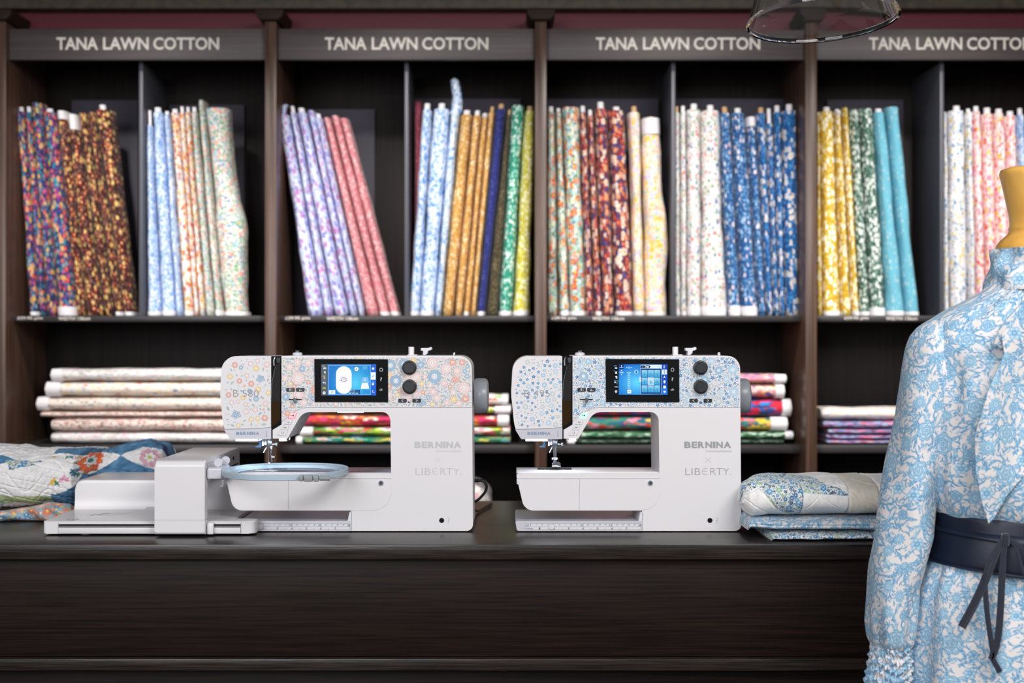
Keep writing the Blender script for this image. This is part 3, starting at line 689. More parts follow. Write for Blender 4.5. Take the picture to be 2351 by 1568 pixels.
for (a, c, y0, y1, pal, lb, eb) in [(1330, 1803, 860, 881, 'ua', 'pink and yellow bolt on top of the stack right of the right-hand machine', ('r', 24)),
        (1340, 1799, 882, 916, 'ub', 'orange and blue bolt second from the top, right of the handwheel', ('r', 18)),
        (1330, 1815, 917, 957, 'uc', 'red and magenta bolt, third from the top, right of the handwheel', ('r', 18)),
        (1335, 1806, 958, 990, 'ud', 'teal, yellow and red bolt seen through the right-hand machine', ('r', 36)),
        (1335, 1819, 991, 1009, 'ue', 'sage green bolt second from the bottom behind the right-hand machine', ('r', 16)),
        (1306, 1800, 1010, 1021.5, 'uf', 'thin dark green bolt at the bottom behind the right-hand machine', ('l', 14))]:
    lying(a, c, y0, y1, pal, lb, g, eb)
g = 'folded bolts stacked on the lower shelf beside the dress'
for (a, y0, y1, pal, lb) in [(1886, 937, 966, 'va', 'cream bolt on top of the stack left of the blue sleeve'),
        (1891, 967, 985, 'vb', 'pink and slate bolt second from the top, left of the blue sleeve'),
        (1903, 985.5, 998, 'vb', 'pink and slate bolt in the middle of the stack left of the blue sleeve'),
        (1900, 998.5, 1010, 'vb', 'pink and slate bolt second from the bottom, left of the blue sleeve'),
        (1900, 1010.5, 1021.5, 'vb', 'pink and slate bolt at the bottom, left of the blue sleeve')]:
    lying(a, 2290, y0, y1, pal, lb, g)
# pale bolts on the lowest shelf, glimpsed below
for j, (x0_, x1_, ytop, lb) in enumerate([(1000, 1128, 1098, 'crumpled white fabric low in the bay right of the left machine'), (1560, 1742, 1103, 'crumpled white fabric low in the bay right of the right-hand machine')]):
    zt = wz(ytop, 4.82); zz = .5205
    P = np.zeros((30, 40, 3)); x0w, x1w = wx(x0_, 4.82), wx(x1_, 4.82); hw = (x1w - x0w) / 2
    for a in range(30):
        s = a / 29
        for c in range(40):
            an = 2 * PI * c / 40; rad = (1 if s < .8 else math.sqrt(max(0, 1 - ((s - .8) / .2) ** 2)) * .98 + .02) * (1 + .1 * wnoise(math.cos(an) * 2, s * 6, math.sin(an) * 2 + j))
            if a == 0: rad = .02
            P[a, c] = (hw * rad * math.cos(an), .11 * rad * math.sin(an), max(0, (s - .02)) / .98 * (zt - zz))
    UV = np.zeros((30, 41, 2)); UV[:, :, 0] = np.linspace(0, .7, 41)[None]; UV[:, :, 1] = np.linspace(0, .4, 30)[:, None]
    o = grid_obj('folded_fabric', P, PAL['sa'][1], None, None, True, uv=UV, loc=((x0w + x1w) / 2, 4.93, zz))
    tag(o, lb, 'fabric')

# ------------------------------------------------------------------ printed flower shapes for the machine panels
def inside(poly, x, y):
    c = False; n = len(poly)
    for i in range(n):
        x1, y1 = poly[i]; x2, y2 = poly[i - 1]
        if (y1 > y) != (y2 > y) and x < (x2 - x1) * (y - y1) / (y2 - y1) + x1: c = not c
    return c

def pack(poly, specs, rnd, holes=(), margin=.9):
    """specs: (radius lo, hi, tries, kind, gap) -> list (x, y, r, kind)"""
    xs = [p[0] for p in poly]; ys = [p[1] for p in poly]; out = []; cell = {}
    for lo, hi, tries, kind, gap in specs:
        for _ in range(tries):
            x, y, r = rnd.uniform(min(xs), max(xs)), rnd.uniform(min(ys), max(ys)), rnd.uniform(lo, hi)
            if not inside(poly, x, y): continue
            if any(not inside(poly, x + r * margin * math.cos(a), y + r * margin * math.sin(a)) for a in (0, .39, .8, 1.18, 1.57, 1.96, 2.36, 2.75, 3.14, 3.53, 3.93, 4.32, 4.71, 5.1, 5.5, 5.9)): continue
            if any(h[0] < x < h[2] and h[1] < y < h[3] for h in holes): continue
            cx_, cy_ = int(x // 24), int(y // 24); ok = True
            for i in (-1, 0, 1):
                for j in (-1, 0, 1):
                    for (a, b_, c, d) in cell.get((cx_ + i, cy_ + j), ()):
                        if (a - x) ** 2 + (b_ - y) ** 2 < ((c + r) * gap) ** 2: ok = False; break
            if ok:
                cell.setdefault((cx_, cy_), []).append((x, y, r, 0)); out.append((x, y, r, kind))
    return out

def fl_poly(x, y, R, n, rot, dep=.38, pw=.7, per=7):
    N = n * per
    return [(x + R * ((1 - dep) + dep * abs(math.cos(n * (2 * PI * i / N) / 2)) ** pw) * math.cos(2 * PI * i / N + rot),
             y + R * ((1 - dep) + dep * abs(math.cos(n * (2 * PI * i / N) / 2)) ** pw) * math.sin(2 * PI * i / N + rot)) for i in range(N)]

def leaf_poly(x, y, L, wd, rot, n=6):
    up = [(-L + 2 * L * i / n, wd * math.sin(PI * i / n)) for i in range(n + 1)]; dn = [(p[0], -p[1] * .7) for p in up[::-1]][1:-1]
    c, s = math.cos(rot), math.sin(rot)
    return [(x + a * c - b_ * s, y + a * s + b_ * c) for a, b_ in up + dn]

def draw_flower(F, x, y, r, kind, rnd, pal):
    rot = rnd.random() * 6.28; L = pal['line']
    if kind == 'leaf':
        c = rnd.choice(pal['leaf']); F.poly(leaf_poly(x, y, r * 1.12, r * .58, rot), L); F.poly(leaf_poly(x, y, r * 1.0, r * .47, rot), c)
        F.line(x - r * .8 * math.cos(rot), y - r * .8 * math.sin(rot), x + r * .8 * math.cos(rot), y + r * .8 * math.sin(rot), .25, L)
    elif kind == 'sprig':
        c = rnd.choice(pal['sprig']); F.poly(leaf_poly(x, y, r * 1.0, r * .42, rot, 4), c)
    elif kind == 'dot':
        F.disc(x, y, r, rnd.choice(pal['sprig']), 8)
    elif kind == 'small':
        c = rnd.choice(pal['small']); F.poly(fl_poly(x, y, r * 1.1, 5, rot), L); F.poly(fl_poly(x, y, r * .96, 5, rot), c)
        F.disc(x, y, r * .28, pal['core'], 8)
    elif kind == 'star':
        c = rnd.choice(pal['star']); F.poly(fl_poly(x, y, r * 1.08, 5, rot, .58, 1.2), c); F.disc(x, y, r * .2, pal['ground'], 8)
    elif kind == 'mid':
        c = rnd.choice(pal['mid']); F.poly(fl_poly(x, y, r * 1.05, 6, rot, .26, .5), L); F.poly(fl_poly(x, y, r * .97, 6, rot, .26, .5), c)
        for i in range(6):
            a = rot + 2 * PI * i / 6 + PI / 6; F.line(x + r * .3 * math.cos(a), y + r * .3 * math.sin(a), x + r * .7 * math.cos(a), y + r * .7 * math.sin(a), .3, L)
        F.poly(fl_poly(x, y, r * .36, 5, rot), pal['ground']); F.disc(x, y, r * .15, c, 8)
    elif kind == 'big':
        c = rnd.choice(pal['big']); n = rnd.choice((8, 9, 11)); F.poly(fl_poly(x, y, r * 1.04, n, rot, .22, .6), L); F.poly(fl_poly(x, y, r * .98, n, rot, .22, .6), c)
        for i in range(n):
            a = rot + 2 * PI * (i + .5) / n; F.line(x + r * .4 * math.cos(a), y + r * .4 * math.sin(a), x + r * .86 * math.cos(a), y + r * .86 * math.sin(a), .32, L)
        F.poly(fl_poly(x, y, r * .48, n, rot, .5, 1), pal['ground'])
        for i in range(n): a = rot + 2 * PI * i / n; F.disc(x + r * .22 * math.cos(a), y + r * .22 * math.sin(a), r * .05, L, 6)
    elif kind == 'cluster':
        c = rnd.choice(pal['cluster'])
        for i in range(10):
            a = i * 2.4; q = r * .76 * math.sqrt(i / 9)
            draw_flower(F, x + q * math.cos(a), y + q * math.sin(a), r * .3, 'small', rnd, dict(pal, small=[c]))

PW = dict(line=(168, 168, 172), ground=(238, 235, 234), leaf=[(180, 193, 184), (190, 200, 194), (160, 184, 178), (164, 188, 206)], sprig=[(150, 185, 215), (172, 190, 180), (242, 206, 140), (110, 165, 205), (240, 208, 202)],
          small=[(238, 214, 211), (236, 208, 206), (233, 176, 160), (240, 214, 160), (160, 187, 212), (146, 176, 208)], core=(248, 240, 228), star=[(234, 168, 150), (240, 208, 150)],
          mid=[(237, 212, 209), (158, 186, 212), (233, 172, 156), (240, 210, 154), (236, 206, 204)], big=[(148, 178, 208), (238, 211, 208), (232, 180, 166), (156, 186, 212), (238, 206, 204)], cluster=[(232, 172, 156), (150, 180, 208)])
PB = dict(line=(158, 178, 196), ground=(232, 232, 235), leaf=[(96, 142, 180), (150, 186, 210), (176, 190, 190)], sprig=[(66, 100, 146), (110, 160, 200), (170, 198, 218), (60, 92, 140)],
          small=[(168, 200, 222), (190, 214, 230), (110, 162, 204), (196, 206, 204)], core=(244, 240, 226), star=[(88, 148, 194), (70, 130, 182), (110, 166, 206)],
          mid=[(172, 202, 224), (190, 212, 228), (200, 208, 206)], big=[(178, 208, 228), (150, 188, 216)], cluster=[(130, 174, 208)])

# ------------------------------------------------------------------ sewing machines
YM = 2.968; KM = YM / FPX

def machine(px_screen, e, label, model, pal, decal, seed, logo, logo_label, red, hoop_machine):
    """built in the pixel grid of the right-hand machine (screen left edge = 1390); e stretches the pillar side"""
    rnd = random.Random(seed)
    ox = 1390                                         # local x origin = screen left edge
    X = lambda p: (p - ox) * KM
    Z = lambda p: (1222 - p) * KM
    t = thing('sewing_machine', (wx(px_screen, YM), YM, CT), label, 'sewing machine')
    def P(pts): return [(X(q[0]), Z(q[1]), *( [q[2] * KM] if len(q) > 2 else [])) for q in pts]
    D = .172
    def shape(name, pts, a, b_, mat, bev=.004, seg=4, parent=t, label=None, back=True, rs=8, more=None):
        b = bmesh.new(); prism(b, rpoly(P(pts), rs), a, b_, bev, seg, back=back)
        if more: more(b)
        return obj(name, b, mat, parent, label=label, wn=True)
    # body: arm, pillar and foot of the pillar in one shell
    body = [(1474, 1219, 1), (1702 + e, 1219, 15), (1699 + e, 817, 30), (1314.5, 817, 1), (1314.5, 975, 1), (1294, 987, 2), (1294, 1007, 1),
            (1328, 1007, 3), (1363, 946, 30), (1512 + e, 946, 20), (1514 + e, 1092, 1), (1460, 1092, 1), (1460, 1171, 1), (1474, 1172, 1)]
    bd = shape('body', body, 0, D, 'white', .0075, 5, rs=10)
    # free arm
    arm = [(1184, 1086, 7), (1517 + e, 1086, 1), (1515 + e, 1172, 46), (1204, 1172, 26)]
    shape('free_arm', arm, -.0008, .125, 'white', .005, 4, rs=8)
    # panel joints on the free arm: door and edge line
    b = bmesh.new(); lw = .0005
    for q in ([(1187, 1098.5), (1515 + e, 1098.5)], [(1331, 1099), (1330, 1138), (1330, 1170)]):
        for p0, p1 in zip(q, q[1:]):
            a, c = Vector((X(p0[0]), Z(p0[1]))), Vector((X(p1[0]), Z(p1[1]))); d = (c - a).normalized(); n_ = Vector((-d.y, d.x)) * lw * .6
            prism(b, [tuple(a + n_), tuple(c + n_), tuple(c - n_), tuple(a - n_)], -.0011, .001)
    obj('seam_line', b, 'seam_soft', t, smooth=0)
    # lid of the free arm: bright top plate with needle plate
    b = bmesh.new(); box(b, X(1186), X(1518 + e), .006, .12, Z(1086), Z(1084.6), .0004)
    bp = obj('bed_plate', b, 'white' if not hoop_machine else 'steel', t)
    b = bmesh.new(); box(b, X(1236), X(1316), .045, .105, Z(1084.5), Z(1083.8), .0002)
    npl = obj('needle_plate', b, 'chrome', t)
    b = bmesh.new()
    for i in range(11):
        if i in (5,): continue
        box(b, X(1240 + i * 7), X(1244 + i * 7), .05, .1, Z(1083.75), Z(1083.55))
    for yy in (.055, .07, .085): box(b, X(1238), X(1314), yy, yy + .002, Z(1083.75), Z(1083.5))
    obj('plate_marking', b, 'seam', npl, smooth=0)
    # latch at the left end of the free arm
    b = bmesh.new(); prism(b, rpoly(P([(1186, 1100, 1), (1199.5, 1100, 1), (1199, 1111, 3), (1186.5, 1112, 1)]), 4), -.0005, .003, .0006, 2); obj('latch', b, 'white2', t)
    # screw
    b = bmesh.new(); c = (X(1493 + e - (2 if e else 0)), 0, Z(1109)); lathe(b, [(0, -.0040), (.0045, -.0040), (.0058, -.002), (.0062, .003)], c, 'Y', 24); sc_ = obj('screw', b, 'chrome', t)
    b = bmesh.new(); lathe(b, [(0, -.0046), (.0026, -.0046), (.0026, -.003)], c, 'Y', 6); obj('socket', b, 'seam', sc_, smooth=0)
    # base tray
    base = [(1183, 1196, 3), (1475.5, 1196, 1), (1475.5, 1219, 1), (1187, 1219, 7)]
    x_left = 1183 if not hoop_machine else 1214
    base[0] = (x_left, 1196, 3); base[3] = (x_left + 4, 1219, 4)
    shape('base_tray', base, -.001, .20, 'silverw', .0022, 3)
    b = bmesh.new(); prism(b, rpoly(P([(1475.5, 1219, 1), (1475.5, 1176, 1), (1470, 1176, 1), (1466, 1196, 1), (1466, 1219, 1)]), 2), .0, .17, .001, 2); obj('tray_end', b, 'white2', t)
    b = bmesh.new(); prism(b, P([(1475.3, 1176), (1476.1, 1176), (1476.1, 1218), (1475.3, 1218)]), -.0004, .001); obj('seam_line', b, 'seam_soft', t, smooth=0)
    # ruler printed on the tray
    F = Flat(lambda p: X(p), lambda p: Z(p), -.00115)
    rx0 = 1207 if not hoop_machine else 1256
    F.rect(rx0, 1202, 1471.5, 1216, (216, 217, 222))
    for yy in (1202, 1209, 1216): F.rect(rx0, yy - .25, 1471.5, yy + .25, (110, 112, 120))
    for xx in (rx0, 1471.5): F.rect(xx - .3, 1202, xx + .3, 1216, (110, 112, 120))
    cm = lambda k: 1207 + 13.3 * k - 1
    for k in range(1, 20):
        x = cm(k)
        if x < rx0 + 4: continue
        F.rect(x - .2, 1202, x + .2, 1205 if k % 5 else 1208, (120, 122, 128))
    for k in range(1, 21):
        x = cm(k)
        if x < rx0 + 8: continue
        big = k % 5 == 0; w_ = (3.2 if k < 10 else 5.6) if big else (1.6 if k < 10 else 3)
        F.txt(str(k), x - w_ - .8, 1203.2 if big else 1203.2, x - .8, 1207.8 if big else 1206, (95, 98, 106))
    for k in range(1, 8):
        x = 1207 + 33.2 * k
        if x < rx0 + 6: continue
        F.rect(x - .2, 1209, x + .2, 1216, (120, 122, 128)); F.rect(x - 16.8, 1212.5, x - 16.4, 1216, (120, 122, 128)); F.txt(str(k), x - 3, 1210.5, x - .8, 1215, (95, 98, 106))
    if not hoop_machine:
        F.txt('cm', 1209, 1204.6, 1214, 1207.4, (95, 98, 106)); F.txt('inches', 1209, 1210.6, 1222, 1214, (95, 98, 106))
        F.disc(1267, 1209, 6.6, (150, 152, 158)); F.disc(1267, 1209, 6.2, (214, 215, 220))
    else:
        F.disc(1266, 1209, 6.6, (150, 152, 158)); F.disc(1266, 1209, 6.2, (214, 215, 220))
    F.build('ruler', 'col', t, 'printed centimetre and inch ruler')
    # feet
    for xx, yy in ((1240, .03), (1565 + e, .03), (1240, .17), (1565 + e, .16)):
        if hoop_machine and xx == 1240: xx = 1290
        b = bmesh.new(); lathe(b, [(0, 0), (.0115, 0), (.0125, .0006), (.0125, Z(1218.6)), (0, Z(1218.6))], (X(xx), yy, 0.0001), seg=24); obj('rubber_foot', b, 'white2', t)
    # head cover
    head = [(1290.5, 817.5, 1), (1290.5, 984, 1), (1291, 1007, 1), (1195.5, 1007, 5), (1181, 980, 120), (1173.5, 905, 120), (1178, 817.5, 36)]
    hd = shape('head_cover', head, -.0015, .15, 'white', .006, 4, rs=10)
    # lower rim of the head
    rim = [(1291, 1008, 1), (1196.5, 1008, 3), (1182.5, 985.5, 1), (1240, 984.8, 1), (1272, 983.2, 3), (1291, 980.5, 1)]
    rm = shape('head_rim', rim, -.0028, .0, 'silverw', .0006, 2, back=False)
    b = bmesh.new()
    tr = bmesh.new()
    ln = [(1182, 985.6), (1240, 984.9), (1272, 983.3), (1291, 980.6)]
    for p0, p1 in zip(ln, ln[1:]): prism(tr, P([p0, p1, (p1[0], p1[1] - .7), (p0[0], p0[1] - .7)]), -.0031, -.0012)
    obj('seam_line', tr, 'seam', rm, smooth=0)
    bold_word(b, 'BERNINA', BERN, X(1211), X(1264), Z(998.4), Z(991.2), -.00300, .05, .02); obj('lettering', b, 'btext', rm, smooth=0, label='blue grey brand lettering')
    F = Flat(X, Z, -.0030); F.rect(1280, 990, 1281.4, 991.6, (110, 114, 122)); F.rect(1280.3, 993, 1281, 1000, (90, 94, 102)); F.disc(1280.7, 1001.3, .9, (50, 54, 60), 8); F.build('tension_mark', 'col', rm)
    # slot between head and panel, with the glossy take-up cover
    b = bmesh.new(); prism(b, P([(1290.2, 818), (1315, 818), (1315, 978), (1293, 985), (1296, 1007), (1290.2, 1007)]), .002, .14); slot = obj('thread_slot', b, 'gloss', t, smooth=0)
    b = bmesh.new(); prism(b, rpoly(P([(1291.5, 922, 1), (1294, 880, 8), (1297.5, 860, 10), (1302, 838, 3), (1304, 835, 1), (1312, 835, 1), (1311.5, 920, 1)]), 5), -.0035, .004, .0012, 3)
    cv = obj('lever_cover', b, 'lever', t, wn=True)
    b = bmesh.new(); prism(b, rpoly(P([(1291.2, 922.6, 1), (1311.5, 920.6, 1), (1311.4, 966, 1), (1298, 976, 4), (1292, 979, 1)]), 5), -.0036, .004, .0012, 3)
    obj('cover_reflection', b, 'brown_reflection', cv, wn=True)  # lower black cover, its brown reflection painted as a separate metal piece
    b = bmesh.new(); prism(b, rpoly(P([(1303, 821, 1), (1311.5, 821, 1), (1311.5, 833.6, 1), (1303.5, 833.6, 1)]), 3), -.003, .004, .001, 2); obj('lever_cap', b, 'seam', cv)
    b = bmesh.new(); pts = [(X(x), -.0042, Z(z)) for x, z in ((1301, 842), (1297.5, 858), (1293.8, 876), (1292.2, 900), (1291.6, 915))]; tube(b, pts, .0005, 6); obj('chrome_edge', b, 'chrome', cv)
    b = bmesh.new(); pts = [(X(1298), .003, Z(821)), (X(1296), .001, Z(828)), (X(1297), .0, Z(840))]; tube(b, pts, .002, 8); obj('take_up_lever', b, 'steel', t)
    # floral front panel
    panel = [(1314.5, 819.5, .5), (1697 + e, 819.5, 27), (1699.3 + e, 935, .5), (1374, 935, 24), (1346, 943.5, 30), (1314.5, 968.5, 1)]
    pn = shape('front_panel', panel, -.0011, .001, 'white', .0004, 2, back=False)
    b = bmesh.new(); ln = [(1699.5 + e, 935.4), (1372, 935.4), (1360, 937.3), (1346, 943.8), (1330, 956.3), (1314.5, 969.4)]
    for p0, p1 in zip(ln, ln[1:]): prism(b, P([p0, p1, (p1[0], p1[1] - .7), (p0[0], p0[1] - .7)]), -.0012, .001)
    obj('seam_line', b, 'seam_soft', pn, smooth=0)
    F = Flat(X, Z, -.00112, 6e-6)
    pp = rpoly([(q[0], q[1], q[2]) for q in panel], 6); holes = [(1396, 831, 1553, 917)]
    for i_, (x, y, r, kd) in enumerate(pack(pp, decal['panel'], rnd, holes, .95)): F.k = (i_ % 7) * 5; draw_flower(F, x, y, r, kd, rnd, pal)
    F.build('floral_print', 'col', pn)
    F = Flat(X, Z, -.00153, 6e-6); hp = [(1290, 820), (1290, 981), (1230, 982), (1190, 982), (1184, 950), (1182, 900), (1188, 850), (1210, 824)]
    for i_, (x, y, r, kd) in enumerate(pack(hp, decal['head'], rnd, (), .9)): F.k = (i_ % 7) * 5; draw_flower(F, x, y, r, kd, rnd, pal)
    F.build('floral_print', 'col', hd)
    b = bmesh.new(); text(b, model, X(1204), X(1262), Z(911), Z(895), -.0021, -.019); obj('model_lettering', b, 'ink', hd, smooth=0, label='thin grey model lettering')
    # touch screen
    b = bmesh.new(); prism(b, rpoly(P([(1390, 824, 1), (1559, 824.5, 1), (1559.5, 923.5, 1), (1391, 923, 1)]), 2), -.0035, .0, .0006, 2, back=False)
    ts = obj('touch_screen', b, 'gloss', t, wn=True)
    F = Flat(X, Z, -.0036, 8e-6)
    if hoop_machine: ui_embroidery(F)
    else: ui_sewing(F)
    F.build('display', 'display', ts, 'lit blue display')
    F = Flat(X, Z, -.0036)
    w3 = (225, 228, 230); hx = 1543.5; 
    for (p0, p1) in (((hx - 3.8, 848), (hx, 844.4)), ((hx, 844.4), (hx + 3.8, 848)), ((hx - 3, 848), (hx - 3, 852)), ((hx + 3, 848), (hx + 3, 852)), ((hx - 3, 852), (hx + 3, 852))): F.line(*p0, *p1, .8, w3)
    F.txt('?', hx - 2, 867, hx + 2, 874.6, w3); F.txt('clr', hx - 3.6, 891.6, hx + 3.6, 897.2, w3)
    F.build('touch_keys', 'col', ts, 'white touch key symbols')
    # knobs
    for kx, kz in ((1608, 844), (1608.5, 887.5)):
        b = bmesh.new(); c = (X(kx), 0, Z(kz)); lathe(b, [(.0152, 0), (.0152, -.004), (.0142, -.006), (.0124, -.0065), (.0117, -.016), (.0104, -.0175), (0, -.0175)], c, 'Y', 40); kb = obj('knob', b, 'black', t, smooth=40)
    F = Flat(X, Z, -.0022, 1e-6)
    for i in range(6): F.line(1587.2 + (0 if i % 2 else 2.6), 840 + i * 2, 1587.2 + (2.6 if i % 2 else 0), 842 + i * 2, .45, (170, 174, 180))
    for i in range(4): F.rect(1588, 881 + i * 3.5, 1588.6, 883 + i * 3.5, (170, 174, 180))
    F.txt('-', 1318.5, 917.5, 1322.5, 918.2, (150, 152, 158)); F.txt('+', 1371.5, 915.6, 1376, 920, (150, 152, 158))
    F.disc(1607.5, 918, 2.2, (232, 230, 230), 10); F.rect(1607.1, 914.6, 1607.9, 917.6, (40, 42, 46)); F.disc(1606, 923.6, 1.3, (40, 42, 46), 8); F.disc(1609.4, 923.6, 1.3, (40, 42, 46), 8)
    F.build('panel_marking', 'col', pn)
    # dark keys
    for kx0, kx1, kz, g in ((1325.5, 1345, 894.8, 'n'), (1348, 1367.5, 894.8, 'a'), (1582.5, 1602, 919.8, '<'), (1615, 1634.5, 919.8, '>')):
        b = bmesh.new(); prism(b, rpoly(P([(kx0, kz - 4.4, 2), (kx1, kz - 4.4, 2), (kx1, kz + 4.4, 2), (kx0, kz + 4.4, 2)]), 4), -.0024, 0, .0005, 2, back=False); ky = obj('key', b, 'black', t, wn=True)
        F = Flat(X, Z, -.0025); m_ = (kx0 + kx1) / 2
        if g in '<>': s = 1 if g == '>' else -1; F.line(m_ - 2 * s, kz - 2.6, m_ + 2 * s, kz, .9, w3); F.line(m_ + 2 * s, kz, m_ - 2 * s, kz + 2.6, .9, w3)
        elif g == 'n': F.rect(m_ - 2, kz - 3, m_ - .2, kz + 3, w3); F.line(m_ + 2, kz - 1, m_ + 3.5, kz - 2.6, .5, w3); F.line(m_ + 3.5, kz - 2.6, m_ + 5, kz - 1, .5, w3); F.line(m_ + 2, kz + 1, m_ + 3.5, kz + 2.6, .5, w3); F.line(m_ + 3.5, kz + 2.6, m_ + 5, kz + 1, .5, w3)
        else: F.poly([(m_ - 3, kz + 2.6), (m_ - .5, kz - 3), (m_ + .3, kz + 2.6)], w3); F.rect(m_ + 1.5, kz + 1.6, m_ + 5, kz + 2.4, w3)
        F.build('symbol', 'col', ky)
    # speed slider
    b = bmesh.new(); prism(b, P([(1331, 916), (1361, 916), (1361, 918.6), (1331, 918.6)]), -.0015, 0); sl = obj('slider_track', b, 'gloss', t, smooth=0)
    b = bmesh.new(); prism(b, rpoly(P([(1343, 910.5, 3), (1349.6, 910.5, 3), (1349.6, 925, 3), (1343, 925, 3)]), 5), -.010, -.001, .002, 3); obj('slider_knob', b, 'chrome', sl, wn=True)
    # slanted key strip
    keys = [((1329.5, 953.5), 0), ((1320.5, 968.6), 1), ((1313, 981.0), 2), ((1305.5, 993.2), 3)]
    for (x0, z0), kk in keys:
        hgt = 11.2 if kk else 12; wd = 20 if kk < 3 else 24; sl_ = 5.2
        b = bmesh.new(); q = [(x0 + sl_ + 1, z0 - hgt * .45, 2.5), (x0 + wd, z0 - hgt * .45, 2), (x0 + wd - sl_, z0 + hgt * .55, 3), (x0 - 1, z0 + hgt * .55, 2)]
        if kk == 0:
            qq = [(q[0][0] - .8, q[0][1] - 1, 2.5), (q[1][0] + 1, q[1][1] - 1, 2), (q[2][0] + .8, q[2][1] + 1, 3), (q[3][0] - 1.3, q[3][1] + 1, 2)]
            prism(b, rpoly(P(qq), 4), -.0008, .002, .0003, 1); k0 = obj('start_key', b, 'redring' if red else 'greenlit', t)
            b = bmesh.new()
        else:
            F = Flat(X, Z, -.0004); F.poly(rpoly([(u - .5 * (1 if i in (0, 3) else -1), v + (-.5 if i < 2 else .5), r_) for i, (u, v, r_) in enumerate(q)], 4), (176, 182, 190)); F.build('key_edge', 'col', t)
        prism(b, rpoly(P(q), 4), -.0014, .0, .0004, 2); ky = obj('key', b, ('redlit' if red else 'greenlit') if kk == 0 else 'white', k0 if kk == 0 else t, wn=True)
        F = Flat(X, Z, -.0016); mx_, mz = x0 + wd * .5 - .5, z0 + .6; ik = (70, 84, 100)
        if kk == 0: F.disc(mx_ + 2.4, mz, 1.8, (30, 34, 40), 10); F.disc(mx_ - 2.4, mz, 1.4, (120, 110, 120), 8)
        elif kk == 1:
            if red: F.line(mx_ - 2, mz - 2, mx_ - 1, mz + 1.5, .6, ik); F.line(mx_ - 1, mz + 1.5, mx_ + 2, mz + 1.5, .6, ik); F.disc(mx_ + 1.5, mz, 1.2, ik, 8)
            else: F.poly(leaf_poly(mx_, mz, 3.4, 1.8, 0), ik); F.disc(mx_, mz, .8, (225, 225, 230), 8)
        elif kk == 2: F.line(mx_ - 3.4, mz - 1.6, mx_ + 3.4, mz + 1.4, .8, ik); F.line(mx_ - 3.4, mz + 1.6, mx_ + 3.4, mz - 1.4, .8, ik)
        else: F.line(mx_ - 2.2, mz - 3, mx_ - 2.2, mz + 1, .6, ik); F.line(mx_ - 2.2, mz + 1, mx_ - .4, mz + 2.8, .6, ik); F.line(mx_ - .4, mz + 2.8, mx_ + 2, mz + 1.6, .6, ik); F.line(mx_ + 2, mz + 1.6, mx_ + 2.2, mz - 2, .6, ik); F.disc(mx_ + 2.2, mz - 1.8, 1, ik, 8)
        F.build('symbol', 'col', k0 if kk == 0 else ky)
    # pillar lettering
    b = bmesh.new(); y_ = -.00012
    bold_word(b, 'BERNINA', BERN, X(1571 + e * .93), X(1678.5 + e * .93), Z(1029), Z(1014), y_, .05)
    e9 = e * .93
    text(b, 'SWISS ENGINEERING', X(1620 + e9), X(1679.5 + e9), Z(1038.2), Z(1034), y_, 0)
    for s in (1, -1):
        a, c = Vector((X(1619 + e9), Z(1056 - 6 * s))), Vector((X(1631.5 + e9), Z(1056 + 6 * s))); d = (c - a).normalized(); n_ = Vector((-d.y, d.x)) * .00028
        f = b.faces.new([b.verts.new((q.x, y_ - (0.00002 if s > 0 else 0), q.y)) for q in (a + n_, c + n_, c - n_, a - n_)])
    text(b, 'LIB', X(1573.5 + e9), X(1608 + e9), Z(1090.5), Z(1075), y_, -.012); text(b, 'RTY.', X(1631 + e9), X(1678.5 + e9), Z(1090.5), Z(1075), y_, -.012)
    # open rounded E
    cx_, cz_ = X(1620 + e9), Z(1082.8); ro, ri = .0072, .0062
    for i in range(14):
        a0, a1 = math.radians(55 + 250 * i / 14), math.radians(55 + 250 * (i + 1) / 14)
        b.faces.new([b.verts.new((cx_ + r_ * math.cos(a), y_, cz_ + r_ * math.sin(a))) for r_, a in ((ri, a0), (ro, a0), (ro, a1), (ri, a1))])
    b.faces.new([b.verts.new(q) for q in ((cx_ - ri, y_, cz_ - .0005), (cx_ + .003, y_, cz_ - .0005), (cx_ + .003, y_, cz_ + .0005), (cx_ - ri, y_, cz_ + .0005))])
    obj('pillar_lettering', b, logo, t, smooth=0, label=logo_label)
    # socket hole and tool mark
    b = bmesh.new(); lathe(b, [(0, -.0002), (.0053, -.0002), (.0056, .001)], (X(1633 + e - 3), 0, Z(1195)), 'Y', 28); obj('knee_lever_socket', b, 'gloss', t)
    F = Flat(X, Z, -.0001); q0 = 1646 + e - 3; F.line(q0, 1189.5, q0 + 4, 1188.6, .5, (150, 152, 158)); F.line(q0 + 4, 1188.6, q0 + 5, 1190.5, .5, (150, 152, 158)); F.line(q0 + 5, 1190.5, q0 + 2.6, 1202, .5, (150, 152, 158)); F.line(q0 + 3.4, 1192, q0 + 1.2, 1201, .5, (150, 152, 158)); F.build('tool_mark', 'col', t)
    # handwheel
    b = bmesh.new(); xw = X(1701 + e); lathe(b, [(.012, -.006), (.012, 0), (.034, .001), (.0375, .006), (.0375, .024), (.035, .029), (.028, .032), (0, .033)], (xw, .085, .2815), 'X', 48); obj('handwheel', b, 'wheel', t, smooth=40)
    # top fittings
    e2 = e * .8
    ztop = Z(817)
    b = bmesh.new(); lathe(b, [(0, -.001), (.0105, -.001), (.0105, .004), (.009, .006), (.006, .0065), (0, .0065)], (X(1336), .09, ztop), seg=24); bw = obj('bobbin_winder', b, 'white2', t)
    b = bmesh.new(); lathe(b, [(0, .006), (.0045, .006), (.0045, .010), (.003, .011), (0, .011)], (X(1336), .09, ztop), seg=16); obj('winder_spindle', b, 'chrome', bw)
